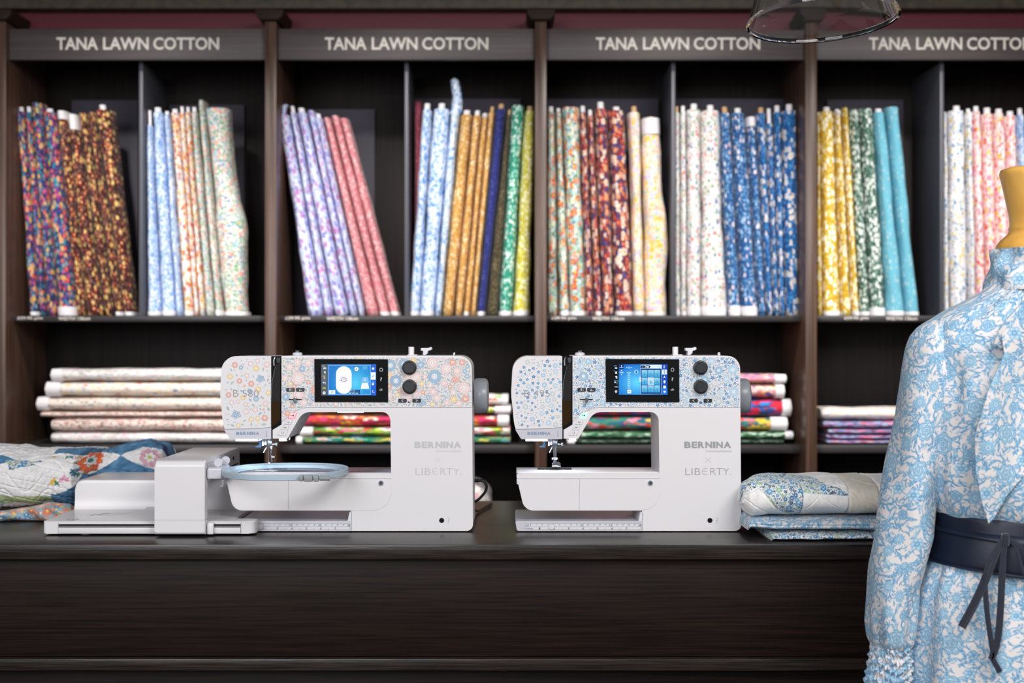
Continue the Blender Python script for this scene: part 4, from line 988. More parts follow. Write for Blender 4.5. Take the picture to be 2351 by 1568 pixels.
    b = bmesh.new(); lathe(b, [(0, -.001), (.0062, -.001), (.0062, .0165), (.0055, .0175), (0, .0175)], (X(1563) + e2 * KM, .1, ztop + .001), seg=24); sp = obj('spool_pin', b, 'white', t)
    b = bmesh.new(); box(b, X(1555) + e2 * KM, X(1578) + e2 * KM, .08, .12, ztop - .002, ztop + .002, .001); obj('pin_base', b, 'white', sp)
    b = bmesh.new(); q = [(1580, 799.5, 1), (1598, 799.5, 1), (1604, 796.5, 1), (1607, 802, 2), (1603, 804.5, 1), (1596, 805, 1), (1596, 812, 1), (1590, 816.5, 1), (1584, 816.5, 1), (1587, 806, 1), (1580, 806, 1)]
    prism(b, [(p0 + (e2 + 6) * KM, p1 + .0) for p0, p1 in rpoly(P(q), 3)], .09, .115, .0008, 2); obj('thread_guide', b, 'white2', t)
    b = bmesh.new(); lathe(b, [(0, -.001), (.003, -.001), (.003, .0045), (.002, .0065), (0, .007)], (X(1665) + e2 * KM, .09, ztop), seg=16); obj('guide_pin', b, 'white2' if not hoop_machine else 'chrome', t)
    # LED strips
    for (q0, q1) in ((1205, 1260), (1305, 1326)):
        b = bmesh.new(); prism(b, rpoly(P([(q0, 1007.8, .5), (q1, 1007.8, .5), (q1 - 1, 1014.5, 1.5), (q0 + 2, 1014.5, 1.5)]), 3), .012, .05, .0006, 1); hl = obj('light_housing', b, 'clearp', t)
        b = bmesh.new(); box(b, X(q0 + 2), X(q1 - 3), .010, .014, Z(1013.6), Z(1008.6), .0004); obj('lamp_strip', b, 'led', hl)
    if hoop_machine:
        b = bmesh.new(); box(b, X(1440), X(1500), .02, .026, Z(948.2), Z(946.9)); obj('lamp_strip', b, 'led', t)
    l = bpy.data.lights.new('machine_lamp', 'AREA'); l.shape = 'RECTANGLE'; l.size = .05; l.size_y = .03; l.energy = .075 if hoop_machine else .05; l.color = (.72, .87, 1)
    lo = bpy.data.objects.new('machine_lamp', l); COL.objects.link(lo); lo.parent = t; lo.location = (X(1262), .03, Z(1017)); 
    l = bpy.data.lights.new('machine_lamp', 'AREA'); l.shape = 'RECTANGLE'; l.size = .05; l.size_y = .03; l.energy = .04 if hoop_machine else .02; l.color = (.72, .87, 1)
    lo = bpy.data.objects.new('machine_lamp', l); COL.objects.link(lo); lo.parent = t; lo.location = (X(1330), .03, Z(1019)); lo.rotation_euler = (0, math.radians(-8), 0)
    # needle assembly
    ny = .062; NX = lambda p: X(1275 + (p - 1275)) + (.0015)
    b = bmesh.new(); lathe(b, [(0, Z(1034)), (.0024, Z(1034)), (.0024, Z(1004)), (0, Z(1004))], (NX(1274), ny, 0), seg=12); nb = obj('needle_bar', b, 'chrome', t)
    b = bmesh.new(); prism(b, rpoly([(NX(1268.5), Z(1014), .0006), (NX(1281), Z(1014), .0006), (NX(1280), Z(1029), .0012), (NX(1270), Z(1029), .0012)], 3), ny - .006, ny + .004, .0008, 2); obj('needle_clamp', b, 'steel', nb)
    b = bmesh.new(); lathe(b, [(0, Z(1070)), (.0003, Z(1069)), (.0006, Z(1060)), (.0010, Z(1050)), (.0010, Z(1030)), (0, Z(1030))], (NX(1271.5), ny - .001, 0), seg=8); obj('needle', b, 'chrome', nb)
    b = bmesh.new(); lathe(b, [(.0014, 0), (.0014, .008), (.0042, .0085), (.0045, .0105), (.003, .0125), (0, .0125)], (NX(1280), ny - .002, Z(1024.5)), 'X', 20); obj('thumb_screw', b, 'chrome', nb)
    b = bmesh.new(); tube(b, [(NX(1268.5), ny - .004, Z(1029)), (NX(1265), ny - .008, Z(1037)), (NX(1261.5), ny - .01, Z(1044))], .0012, 8); obj('lift_lever', b, 'chrome', t)
    b = bmesh.new(); box(b, NX(1258), NX(1262), ny - .012, ny, Z(1028), Z(1008), .0012); box(b, NX(1263.2), NX(1268), ny - .01, ny, Z(1026), Z(1008), .001); obj('threader', b, 'white2', t)
    b = bmesh.new(); prism(b, rpoly([(NX(1247), Z(1008), 0), (NX(1253), Z(1008), 0), (NX(1252.5), Z(1033), .0012), (NX(1247), Z(1033.5), .0005), (NX(1236), Z(1032.5), .0005), (NX(1240), Z(1030), .001), (NX(1247), Z(1028.5), .002)], 4), ny + .01, ny + .016, .0006, 2); obj('buttonhole_lever', b, new_mat('blue grey lever', (86, 124, 160), .35), t)
    # presser foot
    if hoop_machine:
        b = bmesh.new(); box(b, NX(1276), NX(1280.5), ny - .002, ny + .003, Z(1052), Z(1028), .0006); pf = obj('presser_foot', b, 'chrome', t)
        b = bmesh.new(); tube(b, [(NX(1278), ny, Z(1048)), (NX(1278), ny, Z(1056)), (NX(1280), ny - .001, Z(1066))], .0014, 8); tube(b, [(NX(1279), ny, Z(1055)), (NX(1285), ny, Z(1055))], .0012, 8); tube(b, [(NX(1272), ny, Z(1030)), (NX(1272), ny, Z(1067))], .0006, 8)
        obj('foot_rod', b, 'chrome', pf)
        b = bmesh.new(); R_, r2 = .0038, .0013
        for i in range(20):
            pass
        ring = [[b.verts.new((NX(1273.5) + (R_ + r2 * math.cos(v)) * math.cos(u), ny + (R_ + r2 * math.cos(v)) * math.sin(u), Z(1069) + r2 * .6 * math.sin(v))) for v in [2 * PI * j / 8 for j in range(8)]] for u in [2 * PI * i / 20 for i in range(20)]]
        for i in range(20):
            for j in range(8): b.faces.new((ring[i][j], ring[(i + 1) % 20][j], ring[(i + 1) % 20][(j + 1) % 8], ring[i][(j + 1) % 8]))
        obj('foot_ring', b, 'chrome', pf)
    else:
        b = bmesh.new(); lathe(b, [(0, Z(1069)), (.0036, Z(1069)), (.0036, Z(1034)), (.0044, Z(1032)), (.0044, Z(1028)), (0, Z(1028))], (NX(1274.5), ny + .006, 0), seg=16); pf = obj('presser_foot', b, 'chrome', t)
        b = bmesh.new(); prism(b, rpoly([(NX(1267), Z(1077), .0005), (NX(1288), Z(1077), .0005), (NX(1287), Z(1069), .001), (NX(1281), Z(1066.5), .001), (NX(1272), Z(1066.5), .001), (NX(1268), Z(1069), .001)], 3), ny - .008, ny + .014, .0007, 2); obj('foot_sole', b, 'chrome', pf)
        b = bmesh.new(); lathe(b, [(.0, -.0065), (.0028, -.0065), (.0032, -.004), (.0032, .004), (.0028, .0065), (0, .0065)], (NX(1274.5), ny + .004, Z(1059)), 'X', 14); obj('foot_screw', b, 'chrome', pf)
    return t, X, Z

def ui_sewing(F):
    px = lambda x: 1170 + x / 4.2745
    py = lambda y: 790 + y / 4.2745
    R = lambda a, b, c, d, col, r=0: F.rect(px(a), py(b), px(c), py(d), col, r)
    wh = (235, 245, 255)
    R(1020, 198, 1548, 497, (4, 8, 16))
    def g(u, v):
        d = math.hypot((u - .42) * 1.1, (v - .6)); k = max(0, 1 - d * 1.35)
        return (int(10 + 90 * k), int(85 + 125 * k), int(185 + 65 * k))
    F.grad(px(1070), py(198), px(1490), py(497), g)
    R(1490, 198, 1548, 497, (18, 70, 175)); R(1490, 430, 1548, 497, (30, 110, 215))
    R(1070, 198, 1118, 245, (16, 50, 120)); F.rect(px(1078), py(228), px(1114), py(231), wh); F.rect(px(1094), py(206), px(1098), py(226), wh)
    F.txt('5.5', px(1158), py(223), px(1185), py(238), wh, .01)
    F.poly([(px(1142), py(230)), (px(1150), py(224)), (px(1150), py(236))], wh); F.poly([(px(1202), py(230)), (px(1194), py(224)), (px(1194), py(236))], wh)
    F.txt('10.0', px(1080), py(270), px(1114), py(286), wh, .01)
    F.poly([(px(1091), py(262)), (px(1103), py(262)), (px(1097), py(255))], wh); F.poly([(px(1091), py(297)), (px(1103), py(297)), (px(1097), py(304))], wh)
    F.disc(px(1242), py(273), 5.6, (16, 60, 120)); F.disc(px(1242), py(273), 4.9, (200, 225, 245)); F.disc(px(1242), py(273), 3.9, (90, 170, 230)); F.txt('i', px(1238), py(262), px(1246), py(284), (10, 30, 60), .02)
    for i in range(8):        # embroidery stitch column
        y = py(284 + i * 21)
        for s in (-1, 1): F.poly(leaf_poly(px(1169) + s * 1.9, y, 2.0, .9, s * .5 + .3 * (i % 2)), (170, 220, 250))
        F.rect(px(1168), y - 2.4, px(1170), y + 2.4, (200, 235, 255))
    F.poly(leaf_poly(px(1157), py(280), 2.6, .6, .5), wh); F.poly(leaf_poly(px(1181), py(280), 2.6, .6, -.5), wh)
    R(1148, 443, 1197, 489, (30, 60, 110), 1); R(1152, 446, 1194, 485, (205, 228, 245), 1); F.txt('+', px(1166), py(458), px(1180), py(472), (40, 90, 150))
    # pattern grid
    R(1284, 203, 1492, 490, (190, 215, 240), .8); R(1287, 240, 1489, 488, (16, 60, 120), .8); R(1286, 206, 1480, 238, (214, 232, 246), 0)
    F.poly([(px(1286), py(208)), (px(1322), py(208)), (px(1336), py(222)), (px(1322), py(237)), (px(1286), py(237))], (20, 50, 84)); F.poly([(px(1330), py(208)), (px(1370), py(208)), (px(1382), py(222)), (px(1370), py(237)), (px(1330), py(237)), (px(1342), py(222))], (20, 50, 84))
    F.rect(px(1344), py(217), px(1364), py(230), wh, .5); F.line(px(1303), py(214), px(1309), py(232), .7, wh)
    F.disc(px(1465), py(221), 1.7, (120, 160, 200)); F.disc(px(1465), py(221), 1.1, (220, 235, 246)); F.line(px(1470), py(228), px(1476), py(234), .7, (120, 160, 200))
    for i in range(3):
        for j in range(3):
            a, b_ = 1295 + i * 61.5, 255 + j * 75
            hi = i == 1 and j == 1
            F.grad(px(a), py(b_), px(a + 56), py(b_ + 69), (lambda u, v: (int(196 - 60 * v), int(226 - 30 * v), 236)) if hi else (lambda u, v: (int(150 - 110 * v), int(205 - 50 * v), int(228 - 10 * v))), 2, 3)
            if hi: F.frame(px(a - 2), py(b_ - 2), px(a + 58), py(b_ + 71), .7, (235, 245, 255))
            cx_, cy_ = px(a + 28), py(b_ + 42)
            F.txt('17' + str(j * 3 + i), px(a + 34), py(b_ + 5), px(a + 52), py(b_ + 12), (16, 60, 100))
            for q in range(5 if (i + j) % 2 else 6):
                an = q * 1.256 + i + j; F.poly(leaf_poly(cx_ + 2.6 * math.cos(an), cy_ + 2.6 * math.sin(an), 2.1, .9, an), (20, 70, 110)); F.poly(leaf_poly(cx_ + 2.6 * math.cos(an), cy_ + 2.6 * math.sin(an), 1.6, .5, an), (130, 195, 225))
            F.rect(cx_ - .2, cy_ - 4, cx_ + .2, cy_ + 5, (20, 70, 110))
    R(1272, 322, 1288, 372, (205, 225, 245), .8)
    # right column icons
    R(1492, 250, 1541, 298, (205, 225, 245), .5); F.line(px(1519), py(258), px(1512), py(272), .9, (20, 60, 150)); F.line(px(1512), py(272), px(1521), py(276), .9, (20, 60, 150)); F.line(px(1521), py(276), px(1513), py(290), .9, (20, 60, 150))
    for q in (0, 8): F.rect(px(1509 + q), py(208), px(1512 + q), py(238), wh)
    F.txt('A', px(1506), py(312), px(1527), py(334), wh, .03)
    R(1509, 355, 1526, 385, wh, .5); R(1506, 408, 1531, 434, wh, .5)
    F.disc(px(1513), py(465), 1.6, wh); F.disc(px(1524), py(465), 1.6, wh); F.poly([(px(1507.5), py(468)), (px(1529.5), py(468)), (px(1518.5), py(481))], wh)
    # left status column
    F.txt('2.75', px(1022), py(208), px(1048), py(219), (110, 200, 250)); F.disc(px(1037), py(235), 1.6, wh); F.disc(px(1048), py(235), 1.6, wh); F.disc(px(1037), py(235), .8, (4, 8, 16)); F.disc(px(1048), py(235), .8, (4, 8, 16))
    F.txt('1', px(1024), py(258), px(1027), py(268), (110, 200, 250)); R(1036, 270, 1052, 294, wh); F.poly([(px(1036), py(294)), (px(1044), py(286)), (px(1052), py(294))], (4, 8, 16))
    R(1036, 314, 1054, 324, wh); R(1040, 327, 1056, 338, (190, 210, 230)); F.txt('5.5mm', px(1022), py(354), px(1068), py(364), (110, 200, 250)); R(1026, 370, 1040, 380, wh); R(1052, 368, 1054, 394, wh)
    for q in range(4): R(1030 + q * 8, 414, 1035 + q * 8, 420, (210, 220, 230))
    R(1030, 422, 1062, 424, (210, 220, 230)); F.disc(px(1043), py(464), 2.6, wh); F.disc(px(1043), py(464), 1.1, (4, 8, 16)); F.rect(px(1040), py(472), px(1044), py(482), wh)

def ui_embroidery(F):
    px = lambda x: 500 + x / 5.734 + 668
    py = lambda y: 800 + y / 5.734
    R = lambda a, b, c, d, col, r=0: F.rect(px(a), py(b), px(c), py(d), col, r)
    wh = (238, 246, 255)
    R(1365, 208, 2086, 618, (78, 86, 94)); R(1450, 208, 2086, 618, (20, 100, 190))
    def g(u, v):
        k = max(0, 1 - math.hypot((u - .62) * 1.3, v - .62) * 1.25); return (int(5 + 80 * k), int(110 + 90 * k), int(190 + 45 * k))
    F.grad(px(1464), py(220), px(2010), py(606), g)
    F.frame(px(1460), py(218), px(2014), py(608), .8, (150, 205, 235))
    R(2018, 208, 2086, 618, (16, 90, 200)); R(1559, 236, 1764, 596, (252, 253, 254), 17)
    for i in range(11):       # wreath
        a = i * 2 * PI / 11; F.disc(px(1662 + 32 * math.cos(a)), py(410 + 26 * math.sin(a)), 1.5, [(200, 140, 170), (170, 150, 190), (130, 130, 160)][i % 3], 8)
        F.poly(leaf_poly(px(1662 + 46 * math.cos(a + .3)), py(410 + 38 * math.sin(a + .3)), 1.6, .6, a), (140, 130, 160))
    F.disc(px(1664), py(406), 1.9, (110, 190, 220), 10); F.poly(leaf_poly(px(1612), py(418), 2.4, 1, 1.0), (90, 110, 150))
    F.disc(px(1829), py(270), 5.8, (14, 60, 110)); F.disc(px(1829), py(270), 4.9, (225, 238, 246)); F.txt('i', px(1824), py(254), px(1833), py(285), (20, 40, 60), .02)
    R(1910, 234, 1971, 278, (70, 160, 215), .5); R(1910, 548, 1971, 592, (40, 140, 205), .5); F.poly([(px(1934), py(260)), (px(1948), py(260)), (px(1941), py(253))], (10, 60, 120)); F.poly([(px(1934), py(568)), (px(1948), py(568)), (px(1941), py(575))], (10, 60, 120))
    F.poly([(px(1902), py(375)), (px(1978), py(375)), (px(1996), py(450)), (px(1886), py(450))], (110, 175, 228)); F.disc(px(1940), py(412), 3, (190, 215, 240)); F.disc(px(1940), py(412), 1.4, (120, 180, 230))
    F.poly([(px(1900), py(454)), (px(1980), py(454)), (px(1996), py(532)), (px(1884), py(532))], (226, 240, 248)); F.line(px(1924), py(488), px(1934), py(500), .6, (130, 150, 170)); F.line(px(1944), py(500), px(1958), py(490), .6, (130, 150, 170))
    R(1466, 548, 1549, 600, (226, 240, 248), .5); F.disc(px(1512), py(568), 2.2, (20, 60, 100)); F.disc(px(1512), py(568), 1.5, (226, 240, 248)); F.line(px(1504), py(576), px(1494), py(588), .8, (20, 60, 100))
    R(1733, 543, 1876, 571, (16, 70, 130), .5); R(1733, 575, 1876, 602, (16, 70, 130), .5); F.txt('6 min.', px(1762), py(549), px(1812), py(562), wh, .01); F.txt('76x91 mm', px(1762), py(580), px(1848), py(595), wh, .01)
    F.disc(px(1742), py(556), 1.4, wh); R(1737, 581, 1750, 595, wh)
    R(2018, 314, 2081, 412, (224, 236, 248)); F.line(px(2040), py(374), px(2058), py(350), 1.1, (30, 50, 80))
    R(2034, 254, 2062, 278, wh, .6); R(2040, 249, 2052, 256, wh); R(2026, 432, 2066, 462, (70, 150, 225), .5); F.disc(px(2044), py(472), 2.3, wh); R(2040, 545, 2045, 580, wh); R(2045, 575, 2066, 580, wh)
    F.txt('3.5', px(1382), py(224), px(1408), py(240), (190, 215, 235)); F.disc(px(1404), py(260), 1.9, wh); F.disc(px(1418), py(260), 1.9, wh); F.disc(px(1404), py(260), 1, (78, 86, 94)); F.disc(px(1418), py(260), 1, (78, 86, 94))
    R(1404, 302, 1422, 328, wh); F.poly([(px(1407), py(329)), (px(1413), py(318)), (px(1419), py(329))], (78, 86, 94))
    F.txt('Oval', px(1380), py(356), px(1420), py(370), (220, 230, 90), .01); F.frame(px(1400), py(378), px(1418), py(402), .6, wh); F.txt('75mm', px(1380), py(424), px(1422), py(436), (130, 200, 240)); R(1388, 444, 1408, 458, wh); R(1420, 438, 1423, 472, wh)
    for q in range(5): R(1384 + q * 9, 512, 1389 + q * 9, 520, (220, 220, 90))
    R(1382, 524, 1428, 528, (220, 220, 90)); F.disc(px(1404), py(584), 3.2, wh); F.disc(px(1404), py(584), 1.2, (78, 86, 94)); R(1398, 594, 1404, 606, wh)

D580 = dict(panel=[(12, 16, 52, 'big', .93), (10, 12.5, 18, 'cluster', 1.0), (7, 9.5, 300, 'mid', .93), (5, 6.5, 420, 'small', .95), (3.8, 5.6, 1100, 'leaf', .84), (3, 4.2, 900, 'small', .92), (2.4, 3.6, 3200, 'leaf', .82), (2, 2.8, 2500, 'small', .92), (1.6, 2.4, 5000, 'leaf', .82), (1, 1.7, 5000, 'sprig', .9)],
            head=[(10, 12, 2, 'cluster', 1.0), (6.4, 7.8, 26, 'mid', 1.2), (4.8, 6.2, 70, 'small', 1.2), (4, 6, 110, 'leaf', 1.12), (3.2, 4.2, 50, 'star', 1.15), (2.4, 3.6, 260, 'leaf', 1.12), (1, 2, 700, 'sprig', 1.25)])
D495 = dict(panel=[(9, 12, 26, 'big', 1.0), (5.5, 8, 190, 'mid', 1.0), (3.6, 5, 700, 'star', .98), (3, 4.6, 900, 'small', .95), (3, 4.5, 2400, 'leaf', .9), (2, 3, 5000, 'sprig', .88), (1.4, 2.2, 5000, 'star', .95), (1.2, 2, 7000, 'sprig', .85)],
            head=[(5, 6.6, 40, 'mid', 1.15), (3, 4.4, 170, 'star', 1.2), (3, 4.2, 110, 'small', 1.2), (1.8, 3, 420, 'leaf', 1.2), (1.2, 2.2, 420, 'sprig', 1.2)])
mR, XR, ZR = machine(1390, 0, 'white sewing machine with blue-and-white floral panel, standing between the other machine and the rolled quilt', 'B 495', PB, D495, 5, 'foil2', 'grey pillar lettering', False, False)
mL, XL, ZL_ = machine(722, 52, 'white sewing machine with pink, blue and yellow floral panel and an embroidery hoop', 'B 580', PW, D580, 11, 'foil', 'pale silver pillar lettering', True, True)

# ------------------------------------------------------------------ embroidery unit in front of and left of the left machine
tm = thing('embroidery_unit', (-.74, 2.914, CT), 'white embroidery unit with tall sliding arm, attached at the left end of the left machine', 'embroidery unit')
def um(name, bm, mat, parent=tm, label=None, wn=True, smooth=35):
    for v in bm.verts: v.co.x += .74; v.co.y -= 2.914
    return obj(name, bm, mat, parent, label=label, wn=wn, smooth=smooth)
# base: plan outline, notched round the machine's tray
b = bmesh.new(); prism(b, rpoly([(-.9610, 2.914, .006), (-.5270, 2.914, .012), (-.5270, 2.957, .012), (-.5440, 2.9615, .004), (-.5765, 2.9625, .002), (-.5765, 3.20, .01), (-.9600, 3.20, .01)], 6), .004, .0295, .0035, 3, 'Z')
um('unit_base', b, 'white')
b = bmesh.new(); box(b, -.928, -.556, 2.9128, 2.916, .0175, .0238); um('rail_slot', b, 'gloss', wn=False)
b = bmesh.new(); box(b, -.928, -.556, 2.9118, 2.9126, .0186, .0206); um('guide_rail', b, 'steel', wn=False)
b = bmesh.new(); box(b, -.929, -.556, 2.9115, 2.9139, .0055, .0172, .0005); um('front_strip', b, 'white', wn=False)
b = bmesh.new(); box(b, -.9295, -.9287, 2.9128, 2.914, .0055, .0265); box(b, -.5558, -.555, 2.9128, 2.914, .0055, .0265); um('seam_line', b, 'seam_soft', wn=False)
# rear housing with curved foot
b = bmesh.new()
prof = [(3.124, .0290), (3.126, .034), (3.1290, .044), (3.1300, .06), (3.1300, .086), (3.1325, .0925), (3.139, .095), (3.30, .095), (3.316, .09), (3.32, .08), (3.32, .004), (3.1, .004), (3.085, .0290), (3.105, .0293)]
NXH = 13; xs = []
rows = []
for i, f in enumerate([0, .004, .012, .022, .034, .05]):
    s = math.sqrt(max(0, 1 - (1 - f / .05) ** 2)) if f < .05 else 1
    rows.append((-.9617 + f * .5, s))
rows = [(-.9617, .70), (-.9612, .80), (-.9585, .90), (-.953, .965), (-.944, .995), (-.934, 1.0), (-.5945, 1.0)]
vr = []
for x, s in rows:
    vr.append([b.verts.new((x, y, z if z < .05 else .05 + (z - .05) * (1 - (1 - s) * 1.6))) for y, z in prof])
for A, B in zip(vr, vr[1:]):
    for j in range(len(prof)): b.faces.new((A[j], A[(j + 1) % len(prof)], B[(j + 1) % len(prof)], B[j]))
b.faces.new(vr[0]); b.faces.new(vr[-1][::-1])
um('rear_housing', b, 'white', smooth=40)
# shallow finger recess with rim and raised ramp on the tray
b = bmesh.new(); prism(b, [(-.905, 3.00), (-.855, 3.06), (-.815, 3.06), (-.86, 3.00)], .0294, .0299, 0, 1, 'Z'); um('recess', b, 'silverw', wn=False)
b = bmesh.new(); prism(b, [(-.897, 3.012), (-.868, 3.05), (-.861, 3.05), (-.889, 3.012)], .02995, .0302, 0, 1, 'Z'); um('recess_slot', b, 'seam_soft', wn=False)
b = bmesh.new(); prism(b, rpoly([(2.99, .0294, 0), (3.08, .0294, 0), (3.115, .036, 0), (3.115, .029, 0)], 3), -.80, -.735, .0003, 1, 'X'); um('ramp', b, 'white', wn=False)
b = bmesh.new()
for i in range(3): box(b, -.922 + i * .009, -.916 + i * .009, 2.945 + .0, 2.951, .0296, .0298)
um('printed_mark', b, 'ink', wn=False, smooth=0)
for xx, yy in ((-.88, 2.94), (-.62, 2.94), (-.88, 3.28), (-.62, 3.28)):
    b = bmesh.new(); lathe(b, [(0, 0), (.011, 0), (.0118, .0006), (.0118, .0045), (0, .0045)], (xx, yy, .0001), seg=24); um('rubber_foot', b, 'white2', wn=False)
# sliding arm
b = bmesh.new()
side = rpoly([(2.886, .006, .006), (2.9105, .006, .004), (2.9105, .108, .012), (2.96, .112, .02), (3.255, .112, .004), (3.255, .156, .012), (2.886, .156, .013)], 7)
prism(b, side, -.7255, -.6235, .0055, 5, 'X'); ar = um('sliding_arm', b, 'white')
def ua(name, bm, mat, wn=False, smooth=35, label=None): return um(name, bm, mat, ar, label, wn, smooth)
b = bmesh.new(); box(b, -.7262, -.6228, 2.8857, 2.911, .0355, .0361); ua('seam_line', b, 'seam_soft')
b = bmesh.new(); prism(b, rpoly([(2.9, .004, .003), (2.9125, .004, 0), (2.9125, .03, .004), (2.9, .027, .003)], 4), -.622, -.6095, .0015, 2, 'X'); ua('arm_foot', b, 'white')
b = bmesh.new(); box(b, -.6235, -.6222, 2.915, 3.235, .1195, .1225); ua('side_slot', b, 'gloss')
b = bmesh.new(); prism(b, [(2.905, .150), (2.93, .126), (3.235, .126), (3.245, .150)], -.6232, -.6224, 0, 1, 'X'); ua('side_cover', b, 'silverw')
b = bmesh.new(); box(b, -.6228, -.6218, 3.17, 3.182, .134, .141); ua('side_port', b, 'gloss')
# hoop clamp carriage on the arm's right side
b = bmesh.new(); prism(b, rpoly([(2.90, .117, .003), (2.99, .117, .004), (2.99, .137, .004), (2.955, .145, .004), (2.90, .140, .004)], 5), -.6215, -.593, .0025, 3, 'X'); cr = ua('hoop_carriage', b, 'silverw', True)
for (x_, y_, z_) in ((-.602, 2.915, .150), (-.592, 2.94, .152)):
    b = bmesh.new(); lathe(b, [(0, -.002), (.0085, -.002), (.009, -.001), (.009, .001), (.0085, .002), (0, .002)], (x_, y_, z_), 'Y', 28); ua('release_button', b, 'silverw')

# hoop
th = thing('embroidery_hoop', (-.4665, 2.945, CT + .1235), 'pale oval embroidery hoop clamped to the unit, under the needle', 'embroidery hoop')
def oval(a, c, n=96, p=2.4): return [(abs(math.cos(2 * PI * i / n)) ** (2 / p) * math.copysign(a, math.cos(2 * PI * i / n)), abs(math.sin(2 * PI * i / n)) ** (2 / p) * math.copysign(c, math.sin(2 * PI * i / n))) for i in range(n)]
def ringmesh(name, ao, co, ai, ci, z0, z1, mat, parent, bev=.0012):
    b = bmesh.new(); O, I = oval(ao, co), oval(ai, ci); n = len(O)
    prof = [(0, z0 + bev), (0, z1 - bev), (bev, z1), (1 - bev, z1), (1, z1 - bev), (1, z0 + bev), (1 - bev, z0), (bev, z0)]
    w = ao - ai; rows = []
    for f, z in prof:
        f = {0: 0, 1: 1}.get(f, bev / w if f < .5 else 1 - bev / w)
        rows.append([b.verts.new((O[i][0] * (1 - f) + I[i][0] * f, O[i][1] * (1 - f) + I[i][1] * f, z)) for i in range(n)])
    for k in range(len(rows)):
        A, B = rows[k], rows[(k + 1) % len(rows)]
        for i in range(n): b.faces.new((A[i], A[(i + 1) % n], B[(i + 1) % n], B[i]))
    return obj(name, b, mat, parent, smooth=40)
ho = ringmesh('outer_ring', .126, .144, .1175, .1355, 0, .0115, 'hoop', th)
hi_ = ringmesh('inner_ring', .1168, .1348, .104, .118, .001, .0095, 'hoop', th)
for (x0_, x1_, y_) in ((.050, .066, .117), (.050, .066, -.119)):
    b = bmesh.new(); box(b, x0_, x1_, y_ - .004, y_ + .001, .0008, .0105, .0008); obj('centre_notch', b, 'hoop2', hi_)
b = bmesh.new(); prism(b, rpoly([(.094, -.08, .003), (.104, -.075, .003), (.112, -.02, .01), (.106, -.02, .01)], 4), .004, .0105, .001, 2, 'Z'); obj('corner_rib', b, 'hoop', hi_)
# clamp screw at the front
def hb(name, q, mat, r, parent=th):
    b = bmesh.new(); box(b, *q, r); return obj(name, b, mat, parent)
cl = hb('clamp_lug', (.048, .056, -.152, -.142, -.0005, .012), 'hoop2', .0015)
hb('clamp_block', (.0575, .0745, -.153, -.142, -.001, .0115), 'hoop2', .0015)
hb('clamp_block', (.0765, .0865, -.153, -.142, -.001, .0115), 'hoop2', .0015)
b = bmesh.new(); lathe(b, [(0, 0), (.0045, 0), (.0052, .002), (.0048, .004), (.0048, .019), (.0045, .0205), (0, .0205)], (.088, -.147, .0055), 'X', 14); obj('clamp_knob', b, 'hoop2', th)
b = bmesh.new(); lathe(b, [(0, 0), (.0012, 0), (.0012, .04), (0, .04)], (.052, -.1475, .0055), 'X', 10); obj('clamp_bolt', b, 'steel', th)
# connector to the carriage and the small hook under it
b = bmesh.new(); prism(b, rpoly([(-.1265, -.045, .004), (-.108, -.045, .004), (-.108, .045, .004), (-.1265, .045, .004)], 4), .0, .012, .0015, 2, 'Z'); obj('hoop_bracket', b, 'hoop', th)
b = bmesh.new(); tube(b, [(-.105, -.134, .001), (-.105, -.134, -.008), (-.106, -.134, -.012), (-.110, -.134, -.012)], .0022, 8, flat=(.0022, .0016)); obj('hook', b, 'hoop2', th)

# power cable behind the left machine
b = bmesh.new(); yb = 3.10
pts = [(wx(1081, yb) - .004, yb, wz(1103, yb)), (wx(1100, yb), yb, wz(1103, yb))]
tube(b, pts, .0042, 10)
curve = [(1100, 1103), (1108, 1104), (1114, 1109), (1117, 1117), (1115, 1127), (1108, 1137), (1098, 1147), (1085, 1154), (1070, 1160)]
C3 = []
for i, (a, c) in enumerate(curve): C3.append(Vector((wx(a, yb + .0), yb + .0, max(wz(c, yb), CT + .004))))
sm = []
for i in range(len(C3) - 1):
    p0, p1, p2, p3 = C3[max(i - 1, 0)], C3[i], C3[i + 1], C3[min(i + 2, len(C3) - 1)]
    for k in range(5):
        s = k / 5; sm.append(.5 * ((2 * p1) + (-p0 + p2) * s + (2 * p0 - 5 * p1 + 4 * p2 - p3) * s * s + (-p0 + 3 * p1 - 3 * p2 + p3) * s ** 3))
sm += [C3[-1], Vector((C3[-1].x + .02, 3.30, CT + .004)), Vector((C3[-1].x + .05, 3.45, CT + .004))]
tube(b, sm, .0030, 10)
tag(obj('power_cable', b, 'cable', smooth=50), 'black power cable looping from the right side of the left machine to the counter', 'cable')

